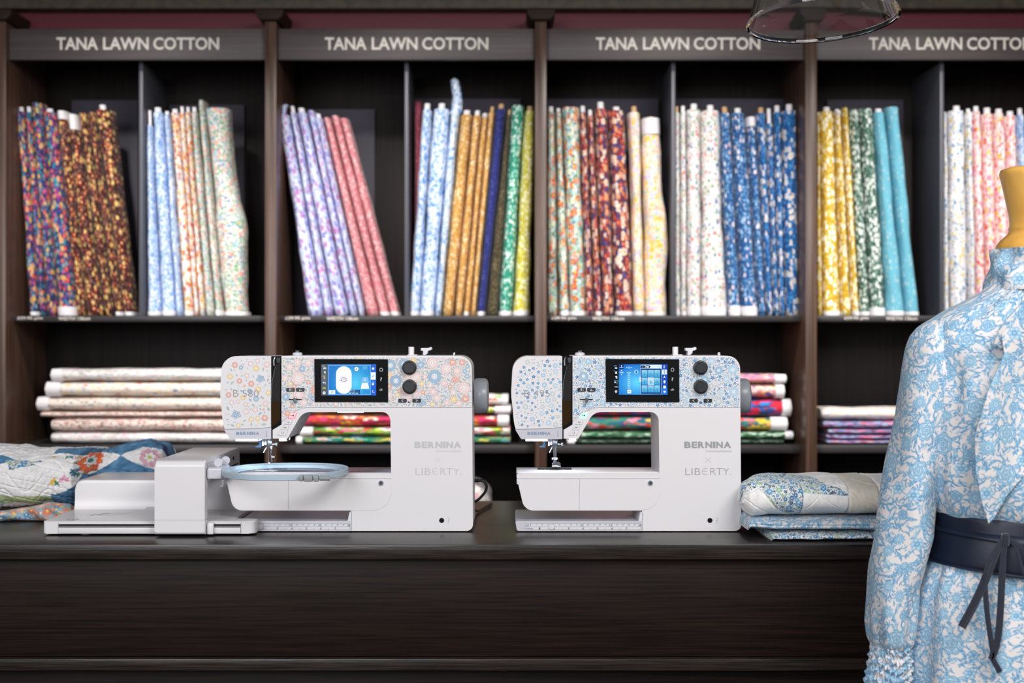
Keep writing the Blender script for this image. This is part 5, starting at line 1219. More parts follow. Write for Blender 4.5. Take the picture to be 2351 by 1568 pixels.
# ------------------------------------------------------------------ drawn cotton prints (sampled onto dense meshes)
class Canvas:
    """wrapping tile painted with petals, leaves and stems"""
    def __init__(s, n, ground): s.n = n; s.a = np.zeros((n, n, 3), np.float32) + np.array(ground, np.float32)
    def patch(s, cx, cy, R):
        R = int(R) + 2; ix = np.arange(int(cx) - R, int(cx) + R + 1); iy = np.arange(int(cy) - R, int(cy) + R + 1)
        X, Y = np.meshgrid(ix - cx, iy - cy); return np.ix_(iy % s.n, ix % s.n), X, Y
    def put(s, sl, mask, col):
        t = s.a[sl]; m = np.clip(mask, 0, 1)[..., None]; s.a[sl] = t * (1 - m) + np.asarray(col, np.float32) * m
    def leaf(s, cx, cy, L, w, rot, c1, c2, bend=0, veins=True):
        sl, X, Y = s.patch(cx, cy, L * 1.15); c, n = math.cos(rot), math.sin(rot)
        u = (X * c + Y * n) / L; v = (-X * n + Y * c) / L - bend * (1 - u * u)
        half = (w / L) * (1 - u * u) * (1 + .35 * u)
        inside_ = (half - np.abs(v)) * L; s.put(sl, np.clip(inside_ + .5, 0, 1) * (np.abs(u) < 1), c1)
        s.put(sl, np.clip(1.15 - np.abs(inside_ - .6), 0, 1) * .7 * (np.abs(u) < 1), c2)
        if veins:
            s.put(sl, (np.abs(v) * L < .9) * (inside_ > 0) * .9, c2)
            s.put(sl, (np.sin((u * 1.0 - np.abs(v) * 1.6) * L * .55) > .55) * (inside_ > 1) * .55 * (np.abs(u) < 1), c2)
    def rose(s, cx, cy, R, rot, c0, c1, c2, n=6):
        sl, X, Y = s.patch(cx, cy, R * 1.15); r = np.hypot(X, Y) / R; th = np.arctan2(Y, X) + rot
        for k, (q, pn) in enumerate(((1.0, n), (.78, n - 1), (.56, n - 1), (.36, 4), (.18, 3))):
            e = q * (1 - .13 + .13 * np.abs(np.cos(th * pn / 2 + k * 1.1)) ** .6 * 1.6) ; d = (e - r) * R
            s.put(sl, np.clip(d + .5, 0, 1), c1 if k % 2 == 0 else c0)
            s.put(sl, np.clip(1.5 - np.abs(d - .7), 0, 1) * .8, c2)
            s.put(sl, (np.sin(th * (26 - k * 3) + 3 * r) > .5) * (d > 1.5) * (d < R * .13) * .5, c2)
    def daisy(s, cx, cy, R, rot, c0, c1, c2, n=9):
        sl, X, Y = s.patch(cx, cy, R * 1.1); r = np.hypot(X, Y) / R; th = np.arctan2(Y, X) + rot
        e = .5 + .5 * np.abs(np.cos(th * n / 2)) ** .45; d = (e - r) * R
        s.put(sl, np.clip(d + .5, 0, 1), c1); s.put(sl, np.clip(1.4 - np.abs(d - .6), 0, 1) * .7, c2)
        s.put(sl, (np.sin(th * n * 3) > .4) * (r < .8) * (r > .25) * (d > 1) * .55, c2)
        s.put(sl, np.clip((.26 - r) * R + .5, 0, 1), c0); s.put(sl, np.clip((.12 - r) * R + .5, 0, 1), c2)
    def lobes(s, cx, cy, R, rot, c1, core=None, line=None, n=5, dep=.38):
        sl, X, Y = s.patch(cx, cy, R * 1.2); r = np.hypot(X, Y) / R; th = np.arctan2(Y, X) + rot
        e = 1 - dep + dep * np.abs(np.cos(th * n / 2)) ** .7
        if line: s.put(sl, np.clip((e - r) * R + 1.3, 0, 1), line)
        s.put(sl, np.clip((e - r) * R + .5, 0, 1), c1)
        if core: s.put(sl, np.clip((.3 - r) * R + .5, 0, 1), core)
    def stem(s, x0, y0, x1, y1, bend, w, col):
        mx, my = (x0 + x1) / 2 - (y1 - y0) * bend, (y0 + y1) / 2 + (x1 - x0) * bend; L = math.hypot(x1 - x0, y1 - y0)
        for i in range(int(L * 1.3)):
            t = i / (L * 1.3); x = (1 - t) ** 2 * x0 + 2 * t * (1 - t) * mx + t * t * x1; y = (1 - t) ** 2 * y0 + 2 * t * (1 - t) * my + t * t * y1
            sl, X, Y = s.patch(x, y, w); s.put(sl, np.clip(w - np.hypot(X, Y) + .5, 0, 1) * .8, col)
    def sample(s, u, v, ppm):
        """u, v in metres -> linear rgb, bilinear"""
        x = u * ppm; y = v * ppm; x0 = np.floor(x).astype(int); y0 = np.floor(y).astype(int); fx = (x - x0)[..., None]; fy = (y - y0)[..., None]; n = s.n
        g = lambda a, b_: s.a[b_ % n, a % n]
        return nplin(g(x0, y0) * (1 - fx) * (1 - fy) + g(x0 + 1, y0) * fx * (1 - fy) + g(x0, y0 + 1) * (1 - fx) * fy + g(x0 + 1, y0 + 1) * fx * fy)

def toile(seed=3):
    """blue trailing roses and leaves on cream: 720 px tile = 0.36 m"""
    r = random.Random(seed); n = 720; C = Canvas(n, (216, 211, 211))
    c0, c1, c2, c3 = (196, 212, 222), (158, 192, 213), (72, 130, 174), (116, 164, 198)
    sites = []; tries = 0
    def free(x, y, R, k=.95):
        for (a, b_, q) in sites:
            dx = abs(a - x); dx = min(dx, n - dx); dy = abs(b_ - y); dy = min(dy, n - dy)
            if dx * dx + dy * dy < ((R + q) * k) ** 2: return False
        return True
    big = []
    for _ in range(900):
        x, y, R = r.uniform(0, n), r.uniform(0, n), r.uniform(36, 50)
        if free(x, y, R, 1.42): sites.append((x, y, R)); big.append((x, y, R))
    mid = []
    for _ in range(1500):
        x, y, R = r.uniform(0, n), r.uniform(0, n), r.uniform(20, 30)
        if free(x, y, R, 1.12): sites.append((x, y, R)); mid.append((x, y, R))
    for (x, y, R) in big + mid:        # trailing stems
        for _ in range(3):
            a = r.random() * 6.28; L = R * r.uniform(1.7, 2.6); C.stem(x, y, x + L * math.cos(a), y + L * math.sin(a), r.choice((-.35, .35)), 1.5, c3)
            for k in range(3):
                t = .55 + .22 * k; aa = a + r.choice((-.8, .8)); q = R * r.uniform(.4, .62)
                C.leaf(x + L * t * math.cos(a) + q * .6 * math.cos(aa), y + L * t * math.sin(a) + q * .6 * math.sin(aa), q * .75, q * .2, aa, r.choice((c1, c0)), c2, r.uniform(-.35, .35))
    for lo, hi, tr, gp in ((15, 24, 600, .90), (9, 15, 2300, .93), (5, 9, 2400, 1.0)):   # curling acanthus leaves, large to small
        for _ in range(tr):
            x, y, L = r.uniform(0, n), r.uniform(0, n), r.uniform(lo, hi)
            if free(x, y, L * .66, gp):
                sites.append((x, y, L * .66)); a = r.random() * 6.28; bn = r.choice((-1, 1)) * r.uniform(.2, .55)
                C.leaf(x, y, L * 1.2, L * .25, a, r.choice((c1, c0, c0)), c2, bn, L > 8)
                if L > 14: C.leaf(x - L * .3 * math.sin(a), y + L * .3 * math.cos(a), L * .8, L * .14, a + .5, c0, c2, -bn, False)
                elif L > 9: C.leaf(x + L * .5 * math.cos(a + 1.2), y + L * .5 * math.sin(a + 1.2), L * .45, L * .12, a + 1.0, c1, c2, bn, False)
    for (x, y, R) in big:
        a0 = r.random() * 6.28
        for i in range(7):
            a = a0 + i * .9; C.leaf(x + R * .95 * math.cos(a), y + R * .95 * math.sin(a), R * .48, R * .13, a + r.uniform(-.4, .4), (c1, c0)[i % 2], c2, r.uniform(-.35, .35))
        if r.random() < .62: C.rose(x, y, R * .8, a0, c0, c1, c2, 7)
        else:
            for i in range(9):         # iris-like spray
                a = a0 + (i - 4) * .34; C.leaf(x + R * .42 * math.cos(a), y + R * .42 * math.sin(a), R * .52, R * .13, a, (c0, c1)[i % 2], c2, (i - 4) * .06)
            C.daisy(x, y, R * .34, a0, c0, c1, c2, 6)
    for (x, y, R) in mid:
        q = r.random()
        if q < .45: C.daisy(x, y, R * .95, q * 9, c0, c1, c2, 10)
        elif q < .75: C.rose(x, y, R * .82, q * 9, c0, c1, c2, 5)
        else:
            for i in range(6): C.lobes(x + R * .55 * math.cos(i * 1.05), y + R * .55 * math.sin(i * 1.05), R * .33, i, c1, c0, c2)
            C.lobes(x, y, R * .33, 0, c3, c0, c2)
    for _ in range(250):
        x, y = r.uniform(0, n), r.uniform(0, n)
        if free(x, y, 5, 1): sites.append((x, y, 5)); C.lobes(x, y, r.uniform(3, 5), r.random() * 6, r.choice((c1, c3)), None, None)
    return C

def ditsy(seed, ground, cols, n=512, sizes=((9, 16, 260), (5, 9, 1600), (2.2, 5, 6500)), line=None):
    r = random.Random(seed); C = Canvas(n, ground); sites = []
    for lo, hi, tr in sizes:
        for _ in range(tr):
            x, y, R = r.uniform(0, n), r.uniform(0, n), r.uniform(lo, hi)
            if any((min(abs(a - x), n - abs(a - x))) ** 2 + (min(abs(b_ - y), n - abs(b_ - y))) ** 2 < ((R + q) * .86) ** 2 for a, b_, q in sites): continue
            sites.append((x, y, R))
            if R > 8.9: C.lobes(x, y, R, r.random() * 6, r.choice(cols[0]), cols[3], line, r.choice((5, 6, 8)))
            elif R > 5: C.lobes(x, y, R, r.random() * 6, r.choice(cols[1]), cols[3], line)
            else: C.leaf(x, y, R * 1.15, R * .45, r.random() * 6.28, r.choice(cols[2]), r.choice(cols[2]), 0, False)
    return C
TO = toile()
DI = ditsy(4, (226, 228, 226), ([(70, 150, 205), (110, 160, 205), (160, 190, 165), (60, 110, 165)], [(50, 90, 145), (90, 150, 205), (165, 185, 160), (34, 66, 115)], [(36, 62, 105), (60, 110, 160), (110, 150, 130)], (220, 225, 190)))
DW = ditsy(9, (150, 170, 180), ([(222, 130, 105), (70, 125, 175), (232, 180, 170)], [(230, 190, 80), (80, 140, 190), (235, 225, 215), (225, 130, 110)], [(70, 120, 90), (150, 180, 150), (235, 230, 220)], (245, 225, 160)), sizes=((13, 22, 500), (9, 13, 1200), (4, 8, 4000)))

def snoise(U, V, seed, f=1.0, k=9):
    r = np.random.RandomState(seed); out = np.zeros_like(U)
    for i in range(k):
        a = r.rand() * 2 * PI; q = f * (.5 + 1.5 * r.rand()); out += np.sin((U * np.cos(a) + V * np.sin(a)) * q * 2 * PI + r.rand() * 6.28) / k ** .5
    return out

def inpoly(U, V, poly):
    c = np.zeros(U.shape, bool); n = len(poly)
    for i in range(n):
        x1, y1 = poly[i]; x2, y2 = poly[i - 1]
        if y1 == y2: continue
        c ^= ((y1 > V) != (y2 > V)) & (U < (x2 - x1) * (V - y1) / (y2 - y1) + x1)
    return c

def seg_dist(U, V, a, c):
    ax, ay = a; bx, by = c; dx, dy = bx - ax, by - ay; t = np.clip(((U - ax) * dx + (V - ay) * dy) / (dx * dx + dy * dy), 0, 1)
    return np.hypot(U - ax - t * dx, V - ay - t * dy)

# ------------------------------------------------------------------ puffed quilt behind the unit (left)
def crossring(yf, yb, z0, z1, m, sup=2.6):
    """closed profile in (y, z), starting at the middle of the bottom, going up the front"""
    a = -PI / 2 - np.arange(m) / m * 2 * PI
    ca, sa = np.cos(a), np.sin(a)
    y = np.abs(ca) ** (2 / sup) * np.sign(ca); z = np.abs(sa) ** (2 / sup) * np.sign(sa)
    return (yf + yb) / 2 + y * (yb - yf) / 2, (z0 + z1) / 2 + z * (z1 - z0) / 2

def quilt_left():
    n, m = 420, 420
    px = np.linspace(-70, 388, n)
    yf = np.interp(px, [-70, 60, 170, 230, 388], [3.13, 3.14, 3.20, 3.345, 3.36])
    ytop = np.interp(px, [-70, 0, 40, 100, 190, 240, 290, 330, 370, 388], [1030, 1033, 1041, 1040, 1038, 1034, 1020, 1014, 1024, 1062])
    P = np.zeros((n, m, 3))
    for i in range(n):
        s = min(i / 14, (n - 1 - i) / 16, 1); s = math.sqrt(max(0, 1 - (1 - s) ** 2))
        zt = (wz(ytop[i], yf[i] + .06) - CT) * (.25 + .75 * s); dp = (.30 if px[i] < 200 else .17) * (.3 + .7 * s)
        dp = min(dp, 3.538 - yf[i] - .004)
        lift = np.interp(px[i], [-70, 60, 170, 388], [.018, .026, .018, .001])
        y, z = crossring(yf[i] + (1 - s) * .05, yf[i] + (1 - s) * .05 + dp, lift, max(zt, lift + .03), m)
        P[i, :, 0] = wx(px[i], yf[i] + .03); P[i, :, 1] = y; P[i, :, 2] = z
    U = P[:, :, 0] * FPX / P[:, :, 1] + CX; V = CY + (CAMZ - CT - P[:, :, 2]) * FPX / P[:, :, 1]
    # material coordinates: arc length along the section and along the cloth
    arc = np.cumsum(np.concatenate([np.zeros((n, 1)), np.hypot(np.diff(P[:, :, 1], axis=1), np.diff(P[:, :, 2], axis=1))], 1), 1)
    k0 = np.argmin(P[:, :, 1], axis=1); a0 = arc[np.arange(n), k0][:, None]
    S_ = np.repeat(((px - CX) * 3.32 / FPX)[:, None], m, 1); T = arc - a0                         # metres across, metres up the face from its front
    # paint
    C = np.zeros((n, m, 3)) + np.array([226, 224, 224.]); C += snoise(S_, T, 5, 60)[..., None] * 3
    blue = np.array([80, 124, 158.]) + snoise(S_, T, 8, 35)[..., None] * 12
    X0 = lambda p, y: (wx(p, 3.32), (1118 - y) * 3.3 / FPX)
    def area_(pts, col, dcol=None):
        q = [X0(*p) for p in pts]; mk = inpoly(S_, T, q); C[mk] = (col[mk] if isinstance(col, np.ndarray) and col.ndim == 3 else col)
    def arcp(a, c, h, k=10):
        (x0, y0), (x1, y1) = a, c; return [(x0 + (x1 - x0) * i / k - (y1 - y0) * h * 4 * (i / k) * (1 - i / k), y0 + (y1 - y0) * i / k + (x1 - x0) * h * 4 * (i / k) * (1 - i / k)) for i in range(k + 1)]
    c_ = (284, 1069)
    area_(arcp((150, 1030), c_, -.07) + arcp(c_, (400, 1042), -.10) + [(420, 940), (100, 940), (110, 1020)], blue)
    area_(arcp(c_, (190, 1112), -.06) + [(190, 1130), (400, 1130), (400, 1100)] + arcp((380, 1098), c_, -.10), blue)
    area_([(124, 1148)] + arcp((124, 1146), (200, 1100), .12) + [(230, 1112), (220, 1190), (124, 1190), (124, 1150)], blue)
    area_([(-80, 1050)] + [(-10, 1046), (36, 1060), (12, 1074), (-30, 1086), (-80, 1096)], blue)
    db = DI.sample(S_ * 1.4, T * 1.4, 1100) ** (1 / 2.2) * 255
    area_([(14, 1064), (50, 1059), (106, 1066), (80, 1078), (30, 1092), (24, 1076)], db * .9)
    area_([(290, 1010), (330, 996), (372, 1004), (400, 1060), (380, 1050), (362, 1016), (330, 1010)], np.array([52, 60, 108.]))
    area_([(-80, 1148), (124, 1148), (124, 1176), (-80, 1178)], np.array([166, 184, 140.]) + snoise(S_, T, 3, 50)[..., None] * 5)
    def flower(p, y, R, col, core, n_=9, seed=1):
        cx_, cy_ = X0(p, y); R = R * 3.3 / FPX; dx, dy = S_ - cx_, T - cy_; r = np.hypot(dx, dy * .95) / R; th = np.arctan2(dy, dx) + seed
        e = .78 + .22 * np.abs(np.cos(th * n_ / 2)) ** .6; mk = r < e; C[mk] = np.array(col, float) + (18 * np.sin(th * 30))[mk][:, None]
        C[r < .46 + .1 * np.sin(th * 6)] = (222, 222, 220); C[r < .22] = core
    def leaf_(p, y, L, w, rot, col):
        cx_, cy_ = X0(p, y); L *= 3.3 / FPX; w *= 3.3 / FPX; dx, dy = S_ - cx_, T - cy_; u = (dx * math.cos(rot) + dy * math.sin(rot)) / L; v = (-dx * math.sin(rot) + dy * math.cos(rot)) / w
        C[(np.abs(u) < 1) & (np.abs(v) < 1 - u * u)] = col
    for a in range(7): leaf_(210 + 30 * math.cos(a * .9 + .4), 1070 + 21 * math.sin(a * .9 + .4), 8, 3.2, a * .9 + .4 if a % 2 else 2.4, (52, 116, 104))
    flower(210, 1070, 32, (226, 112, 66), (70, 130, 120)); flower(349, 1072, 24, (206, 162, 176), (200, 190, 120), 8, 2)
    for (p, y, c) in ((177, 1101, (60, 110, 140)), (181, 1092, (60, 110, 140)), (186, 1103, (70, 130, 120)), (172, 1094, (60, 110, 140)), (156, 1108, (214, 160, 180)), (150, 1113, (214, 160, 180)), (162, 1112, (214, 160, 180)), (134, 1114, (214, 176, 60)), (128, 1119, (214, 176, 60)), (140, 1120, (60, 120, 100)), (118, 1044, (214, 176, 60)), (160, 1046, (70, 130, 150)), (170, 1048, (214, 150, 160)), (178, 1046, (214, 176, 60)), (150, 1047, (70, 130, 110))):
        leaf_(p, y, 8, 3, (p * 1.7) % 3.1, c); leaf_(p, y, 7, 2.6, (p * 1.7 + 1.4) % 3.1, c)
    # quilting stitch furrows
    g1 = np.abs(np.sin(((S_ + .2 * np.sin(T * 26)) * 34))); g2 = np.abs(np.sin((T + .02 * np.sin(S_ * 60)) * 90))
    fur = np.minimum(g1, g2); puff = np.clip(fur, 0, .35) / .35 * .0032 + snoise(S_, T, 2, 14) * .0016 + snoise(S_, T, 4, 50) * .0006
    dS = np.gradient(P, axis=0); dT = np.gradient(P, axis=1); N = np.cross(dS, dT); N /= np.linalg.norm(N, axis=2, keepdims=True) + 1e-9
    N *= np.sign(-(N[:, m // 4:m // 4 + 1, 1:2])).mean() or 1
    P += N * puff[..., None]; P[:, :, 2] = np.maximum(P[:, :, 2], .001)
    P[:, :, 0] += 1.0; P[:, :, 1] -= 3.3
    return grid_obj('folded_quilt', P, 'quilt', None, nplin(np.clip(C, 0, 255)), True, caps=True, loc=(-1.0, 3.3, CT + .0005))
q = quilt_left(); tag(q, 'puffy patchwork quilt with blue curved patches and an orange flower, behind the embroidery unit', 'quilt')
# its floral backing turned out below
n, m = 200, 64; P = np.zeros((n, m, 3)); px = np.linspace(-70, 168, n)
for i in range(n):
    s = min(1, (n - 1 - i) / 20); s = math.sqrt(1 - (1 - s) ** 2) * .9 + .1
    top = (wz(np.interp(px[i], [-70, 0, 60, 110, 150, 168], [1180, 1176, 1167, 1156, 1160, 1165]), 3.13) - CT)
    y, z = crossring(3.122 + .02 * math.sin(px[i] / 30), 3.19, 0.0, top * s, m)
    P[i, :, 0] = wx(px[i], 3.13); P[i, :, 1] = y + .004 * np.sin(z * 180 + px[i] / 12); P[i, :, 2] = np.maximum(z, .0)
arc = np.arange(m)[None] * .0032 + np.zeros((n, 1)); cc = DW.sample(P[:, :, 0] + 5, arc, 1500)
P[:, :, 0] -= -1.0; P[:, :, 1] -= 3.3
grid_obj('quilt_backing', P, 'quilt', q, cc, True, caps=True, label='turned-out floral backing')

# ------------------------------------------------------------------ right: folded fabrics and the rolled quilt
def folded(name, x0, x1, y0, y1, z0, z1, C, ppm, label, layers=1, skew=0.0, seed=1, corner=0):
    n, m = 420, 120; P = np.zeros((n, m, 3)); xs = np.linspace(x0, x1, n)
    for i in range(n):
        s = min(1, i / 10); s = math.sqrt(1 - (1 - s) ** 2) * .85 + .15
        f = (xs[i] - x0); yy = y0 + max(0, corner - f) * skew
        y, z = crossring(yy, y1, 0, (z1 - z0) * s, m, 3.4); P[i, :, 0] = xs[i]; P[i, :, 1] = y; P[i, :, 2] = z
    U = P[:, :, 0]; A = np.cumsum(np.concatenate([np.zeros((n, 1)), np.hypot(np.diff(P[:, :, 1], axis=1), np.diff(P[:, :, 2], axis=1))], 1), 1)
    P[:, :, 2] += snoise(U, A, seed, 9) * .0012 * (P[:, :, 2] > .004); P[:, :, 1] += snoise(U, A, seed + 1, 12) * .0012
    if layers > 1:
        P[:, :, 1] += np.where(P[:, :, 1] < (y0 + y1) / 2, .003 * np.abs(np.cos(P[:, :, 2] / (z1 - z0) * PI * layers)) ** 6, 0)
    P[:, :, 2] = np.maximum(P[:, :, 2], 0); cc = C.sample(U + 2, A, ppm)
    P[:, :, 0] -= x0; P[:, :, 1] -= y0
    o = grid_obj(name, P, 'cloth', None, cc, True, caps=True, loc=(x0, y0, z0)); tag(o, label, 'fabric'); return o
folded('folded_fabric', wx(1772, 2.83), 1.0, 2.826, 3.16, CT + .0008, CT + .0165, DI, 2000, 'small-flowered blue and green folded fabric at the bottom of the pile under the rolled quilt', 1, -.0, 3)
folded('folded_fabric', wx(1720, 2.845), 1.0, 2.836, 3.17, CT + .0180, CT + .0425, TO, 2000, 'folded blue rose-print fabric directly under the rolled quilt', 2, .3, 5, .06)

def quilt_right():
    n, m = 440, 300; px = np.linspace(1703, 2230, n); P = np.zeros((n, m, 3)); z0 = .0440
    for i in range(n):
        p = px[i]; f = p - 1703
        ybot = np.interp(f, [0, 12, 30, 60, 120], [1158, 1175, 1188, 1197, 1199]); ytop = np.interp(f, [0, 6, 14, 40, 90, 120, 400], [1150, 1120, 1112, 1101, 1098, 1101, 1102])
        yf = np.interp(f, [0, 20, 60], [2.88, 2.865, 2.855]); dp = np.interp(f, [0, 20, 70, 130], [.05, .10, .2, .25])
        if f < 70: dp = min(dp, 2.962 - yf) if wx(p, yf + dp) < .482 else dp
        zb = z0; zt = wz(ytop, yf + .03) - CT; zb = max(z0, wz(ybot, yf) - CT)
        y, z = crossring(yf, yf + dp, zb, max(zt, zb + .004), m, 2.5); P[i, :, 0] = wx(p, yf); P[i, :, 1] = y; P[i, :, 2] = z
    Vp = CY + (CAMZ - CT - P[:, :, 2]) * FPX / 2.87; S_ = P[:, :, 0]
    arc = np.cumsum(np.concatenate([np.zeros((n, 1)), np.hypot(np.diff(P[:, :, 1], axis=1), np.diff(P[:, :, 2], axis=1))], 1), 1)
    k0 = np.argmin(P[:, :, 1], axis=1); T = arc - arc[np.arange(n), k0][:, None]
    X0 = lambda p, y: (wx(p, 2.86), (1150 - y) * 2.87 / FPX)
    base = np.array([240, 237, 235.]) + (np.clip(snoise(S_, T, 7, 70), -.6, 1.2) * -7)[..., None] * np.array([1, .8, .7])
    C = base.copy(); dit = DI.sample(S_ * 1.0, T * 1.0, 2100) ** (1 / 2.2) * 255
    def area_(pts, col):
        mk = inpoly(S_, T, [X0(*p) for p in pts]); C[mk] = col[mk]
    beige = np.array([222, 214, 200.]) + snoise(S_, T, 9, 60)[..., None] * 4
    area_([(1700, 1140), (1712, 1105), (1712, 960), (1846, 960), (1844, 1130), (1842, 1215), (1815, 1215), (1742, 1122)], dit)
    area_([(1845, 1130), (1845, 960), (1880, 1095), (1910, 1108), (1935, 1128), (1950, 1141), (1900, 1138)], dit)
    area_([(1845, 1132), (1845, 960), (1870, 960), (1900, 1105)], dit)
    area_([(1951, 900), (2021, 900), (2019, 1220), (1950, 1220)], beige)
    area_([(2026, 1149), (2040, 1137), (2056, 1130), (2080, 1126), (2080, 1150)], dit)
    area_([(2085, 900), (2150, 900), (2150, 1220), (2085, 1220)], beige)
    d = np.full(S_.shape, 9.)
    for a, c in (((1845, 900), (1843, 1230)), ((1951, 900), (1949, 1230)), ((2021, 900), (2019, 1230)), ((1742, 1122), (1815, 1215)), ((1742, 1122), (1703, 1146)), ((1845, 1131), (1951, 1142))):
        d = np.minimum(d, seg_dist(S_, T, X0(*a), X0(*c)))
    g = np.abs(np.sin(S_ * 40 + 2 * np.sin(T * 30))); g2 = np.abs(np.sin(T * 45 + 1.5 * np.sin(S_ * 36)))
    fur = np.minimum(np.clip(d / .004, 0, 1), np.clip(np.minimum(g, g2) / .12, 0, 1) * .5 + .5); puff = fur * .0035 + snoise(S_, T, 6, 8) * .0014
    dS = np.gradient(P, axis=0); dT = np.gradient(P, axis=1); N = np.cross(dS, dT); N /= np.linalg.norm(N, axis=2, keepdims=True) + 1e-9
    N *= np.sign(-(N[:, m // 4:m // 4 + 1, 1:2])).mean() or 1
    P += N * (puff - .002)[..., None]; P[:, :, 2] = np.maximum(P[:, :, 2], z0)
    C[(d < .0005)] *= .86
    P[:, :, 0] -= .6; P[:, :, 1] -= 2.9; P[:, :, 2] -= z0
    return grid_obj('rolled_quilt', P, 'quilt', None, nplin(np.clip(C, 0, 255)), True, caps=True, loc=(.6, 2.9, CT + z0))
q = quilt_right(); tag(q, 'rolled patchwork quilt with white, beige and blue-flowered patches on the folded fabrics beside the dress', 'quilt')

# ------------------------------------------------------------------ dress on its form
DX, DY = .920, 2.50
dz = lambda p: 1.30 - (p - 784) * 2.5 / FPX
K25 = 2.5 / FPX
def loft(name, rows, m, parent, mat='cloth', k=15, drop=0, folds=None, sampler=True, cx=DX, uoff=0, sub=None, squash=1.0, label=None, a_dense=True):
    """rows: (photo y, half width px, half depth m, centre shift px, centre y shift m)"""
    rows = np.array(rows, float); py = np.arange(rows[0, 0], rows[-1, 0] + .01, 1.15); n = len(py)
    def sm(c):
        v = np.interp(py, rows[:, 0], rows[:, c])
        if n > 60: vp = np.pad(v, k, mode='edge'); v = np.convolve(vp, np.ones(2 * k + 1) / (2 * k + 1), 'valid')
        return v
    rx = sm(1) * K25; ry = sm(2); sx = sm(3) * K25; sy = sm(4)
    t = np.arange(m) / m; a = PI + (t - .0) * 2 * PI
    th = np.broadcast_to(a, (n, m)); Z = np.broadcast_to(dz(py)[:, None], (n, m))
    R = 1 + (folds(th, Z, py[:, None] + 0 * th) if folds else 0)
    X = rx[:, None] * np.cos(th) * R; Y = ry[:, None] * np.sin(th) * R
    P = np.stack([cx + sx[:, None] + X, DY + sy[:, None] + Y, Z + 0 * X], -1)
    Rm = (rx + ry).mean() / 2
    U = th * Rm * 1.0 + uoff; V = Z + .0
    cols = TO.sample(U, V, 2000)
    if drop: P[:, :, 2] -= K25 * drop * np.clip((py[:, None] - 1060) / 130, 0, 1) * np.clip(-np.sin(th) - .05, 0, 1)
    P2 = P - np.array([DX, DY, 0])
    return grid_obj(name, P2, mat, parent, cols, True, label=label), P

td = thing('blue_dress', (DX, DY, 0), 'long-sleeved high-necked dress in blue floral print, at the right edge in front of the counter', 'dress')
def bod_folds(th, Z, p):
    k = np.clip((p - 950) / 240, 0, 1); u = np.clip((820 - p) / 150, 0, 1)
    g = np.clip((p - 760) / 120, 0, 1)
    h_ = 1 - .85 * np.clip((p - 1110) / 70, 0, 1)
    return h_ * (.016 * g * np.sin(th * 10 + Z * 9) + .014 * g * np.sin(th * 17 - Z * 16) + .014 * k * np.sin(th * 11 + 5 * Z) + .022 * u * np.sin(th * 7 + 20 * Z) + snoise(th * .3, Z, 4, 6) * .014 + .02 * np.exp(-((th - 4.15 - (1.4 - Z) * 1.1) / .10) ** 2) * g)
bod = [(640, 92, .062, 0, 0), (652, 98, .066, 0, 0), (666, 118, .074, 0, 0), (684, 150, .084, 0, .0), (704, 190, .092, 0, .0), (726, 232, .098, 0, .0), (752, 256, .104, 0, 0), (800, 262, .118, 0, -.004), (900, 258, .128, 0, -.01), (1000, 256, .128, 0, -.01), (1080, 257, .126, 0, -.008), (1130, 252, .124, 0, -.006), (1160, 240, .121, 0, -.004), (1185, 222, .112, 0, 0), (1200, 212, .100, 0, 0)]
bd, PB_ = loft('bodice', bod, 760, td, folds=bod_folds, drop=20)
def col_folds(th, Z, p): return .05 * np.sin(th * 5 + Z * 90) + .03 * np.sin(th * 11 - Z * 60)
loft('collar', [(572, 93, .070, 0, 0), (600, 97, .073, 0, 0), (625, 105, .078, 0, 0), (650, 104, .078, 0, 0), (668, 118, .082, 0, 0)], 420, td, folds=col_folds, uoff=.1)
def sk_folds(th, Z, p):
    k = np.clip((p - 1200) / 250, 0, 1); return .034 * k * np.sin(th * 12 + 1) + .02 * np.sin(th * 23) * (1 - k) + .012 * np.sin(th * 5 + 3 * Z) * k
loft('skirt', [(1195, 214, .100, 0, 0), (1240, 228, .108, 0, 0), (1290, 246, .118, 0, 0), (1340, 266, .130, 0, 0), (1450, 280, .150, 0, 0), (1568, 288, .160, 0, 0), (1900, 330, .20, 0, 0), (2150, 350, .22, 0, 0)], 640, td, folds=sk_folds, uoff=.05)
# sleeve
def sl_folds(th, Z, p):
    k = np.clip((p - 1330) / 130, 0, 1) * (p < 1482); c = np.clip((p - 1476) / 8, 0, 1)
    return .06 * k * np.sin(th * 9 + 2) + .045 * np.sin(th * 4 + Z * 20) * np.clip((p - 800) / 100, 0, 1) * (1 - c) + .015 * np.sin(th * 5 - Z * 40) + c * (.05 * np.sin(th * 17 + 6 * np.sin(Z * 90)) + .05 * np.sin(Z * 420 + 3 * np.sin(th * 3)) + .04 * np.sin(th * 31 + Z * 300))
sl = [(720, 4, .006, -204, 0), (728, 16, .02, -214, 0), (738, 27, .032, -223, 0), (752, 38, .044, -232, 0), (772, 48, .053, -238, 0), (800, 55, .060, -240, 0), (850, 58, .066, -246, 0), (946, 57, .068, -259, 0), (1023, 55, .068, -275, 0), (1132, 60, .070, -293, 0), (1229, 66, .072, -301, 0), (1300, 62, .070, -318, 0), (1345, 56, .066, -327, 0), (1430, 53, .062, -331, 0), (1468, 48, .056, -330, 0), (1484, 41, .048, -330, 0), (1500, 45, .05, -331, 0), (1530, 47, .052, -334, 0), (1568, 51, .054, -337, 0), (1610, 50, .05, -338, 0), (1640, 40, .04, -338, 0)]
loft('sleeve', sl, 330, td, k=5, folds=sl_folds, uoff=.21)
sl2 = [(a, b_, c, -d, e) for a, b_, c, d, e in sl]
loft('sleeve', sl2, 200, td, k=5, folds=sl_folds, uoff=.11)

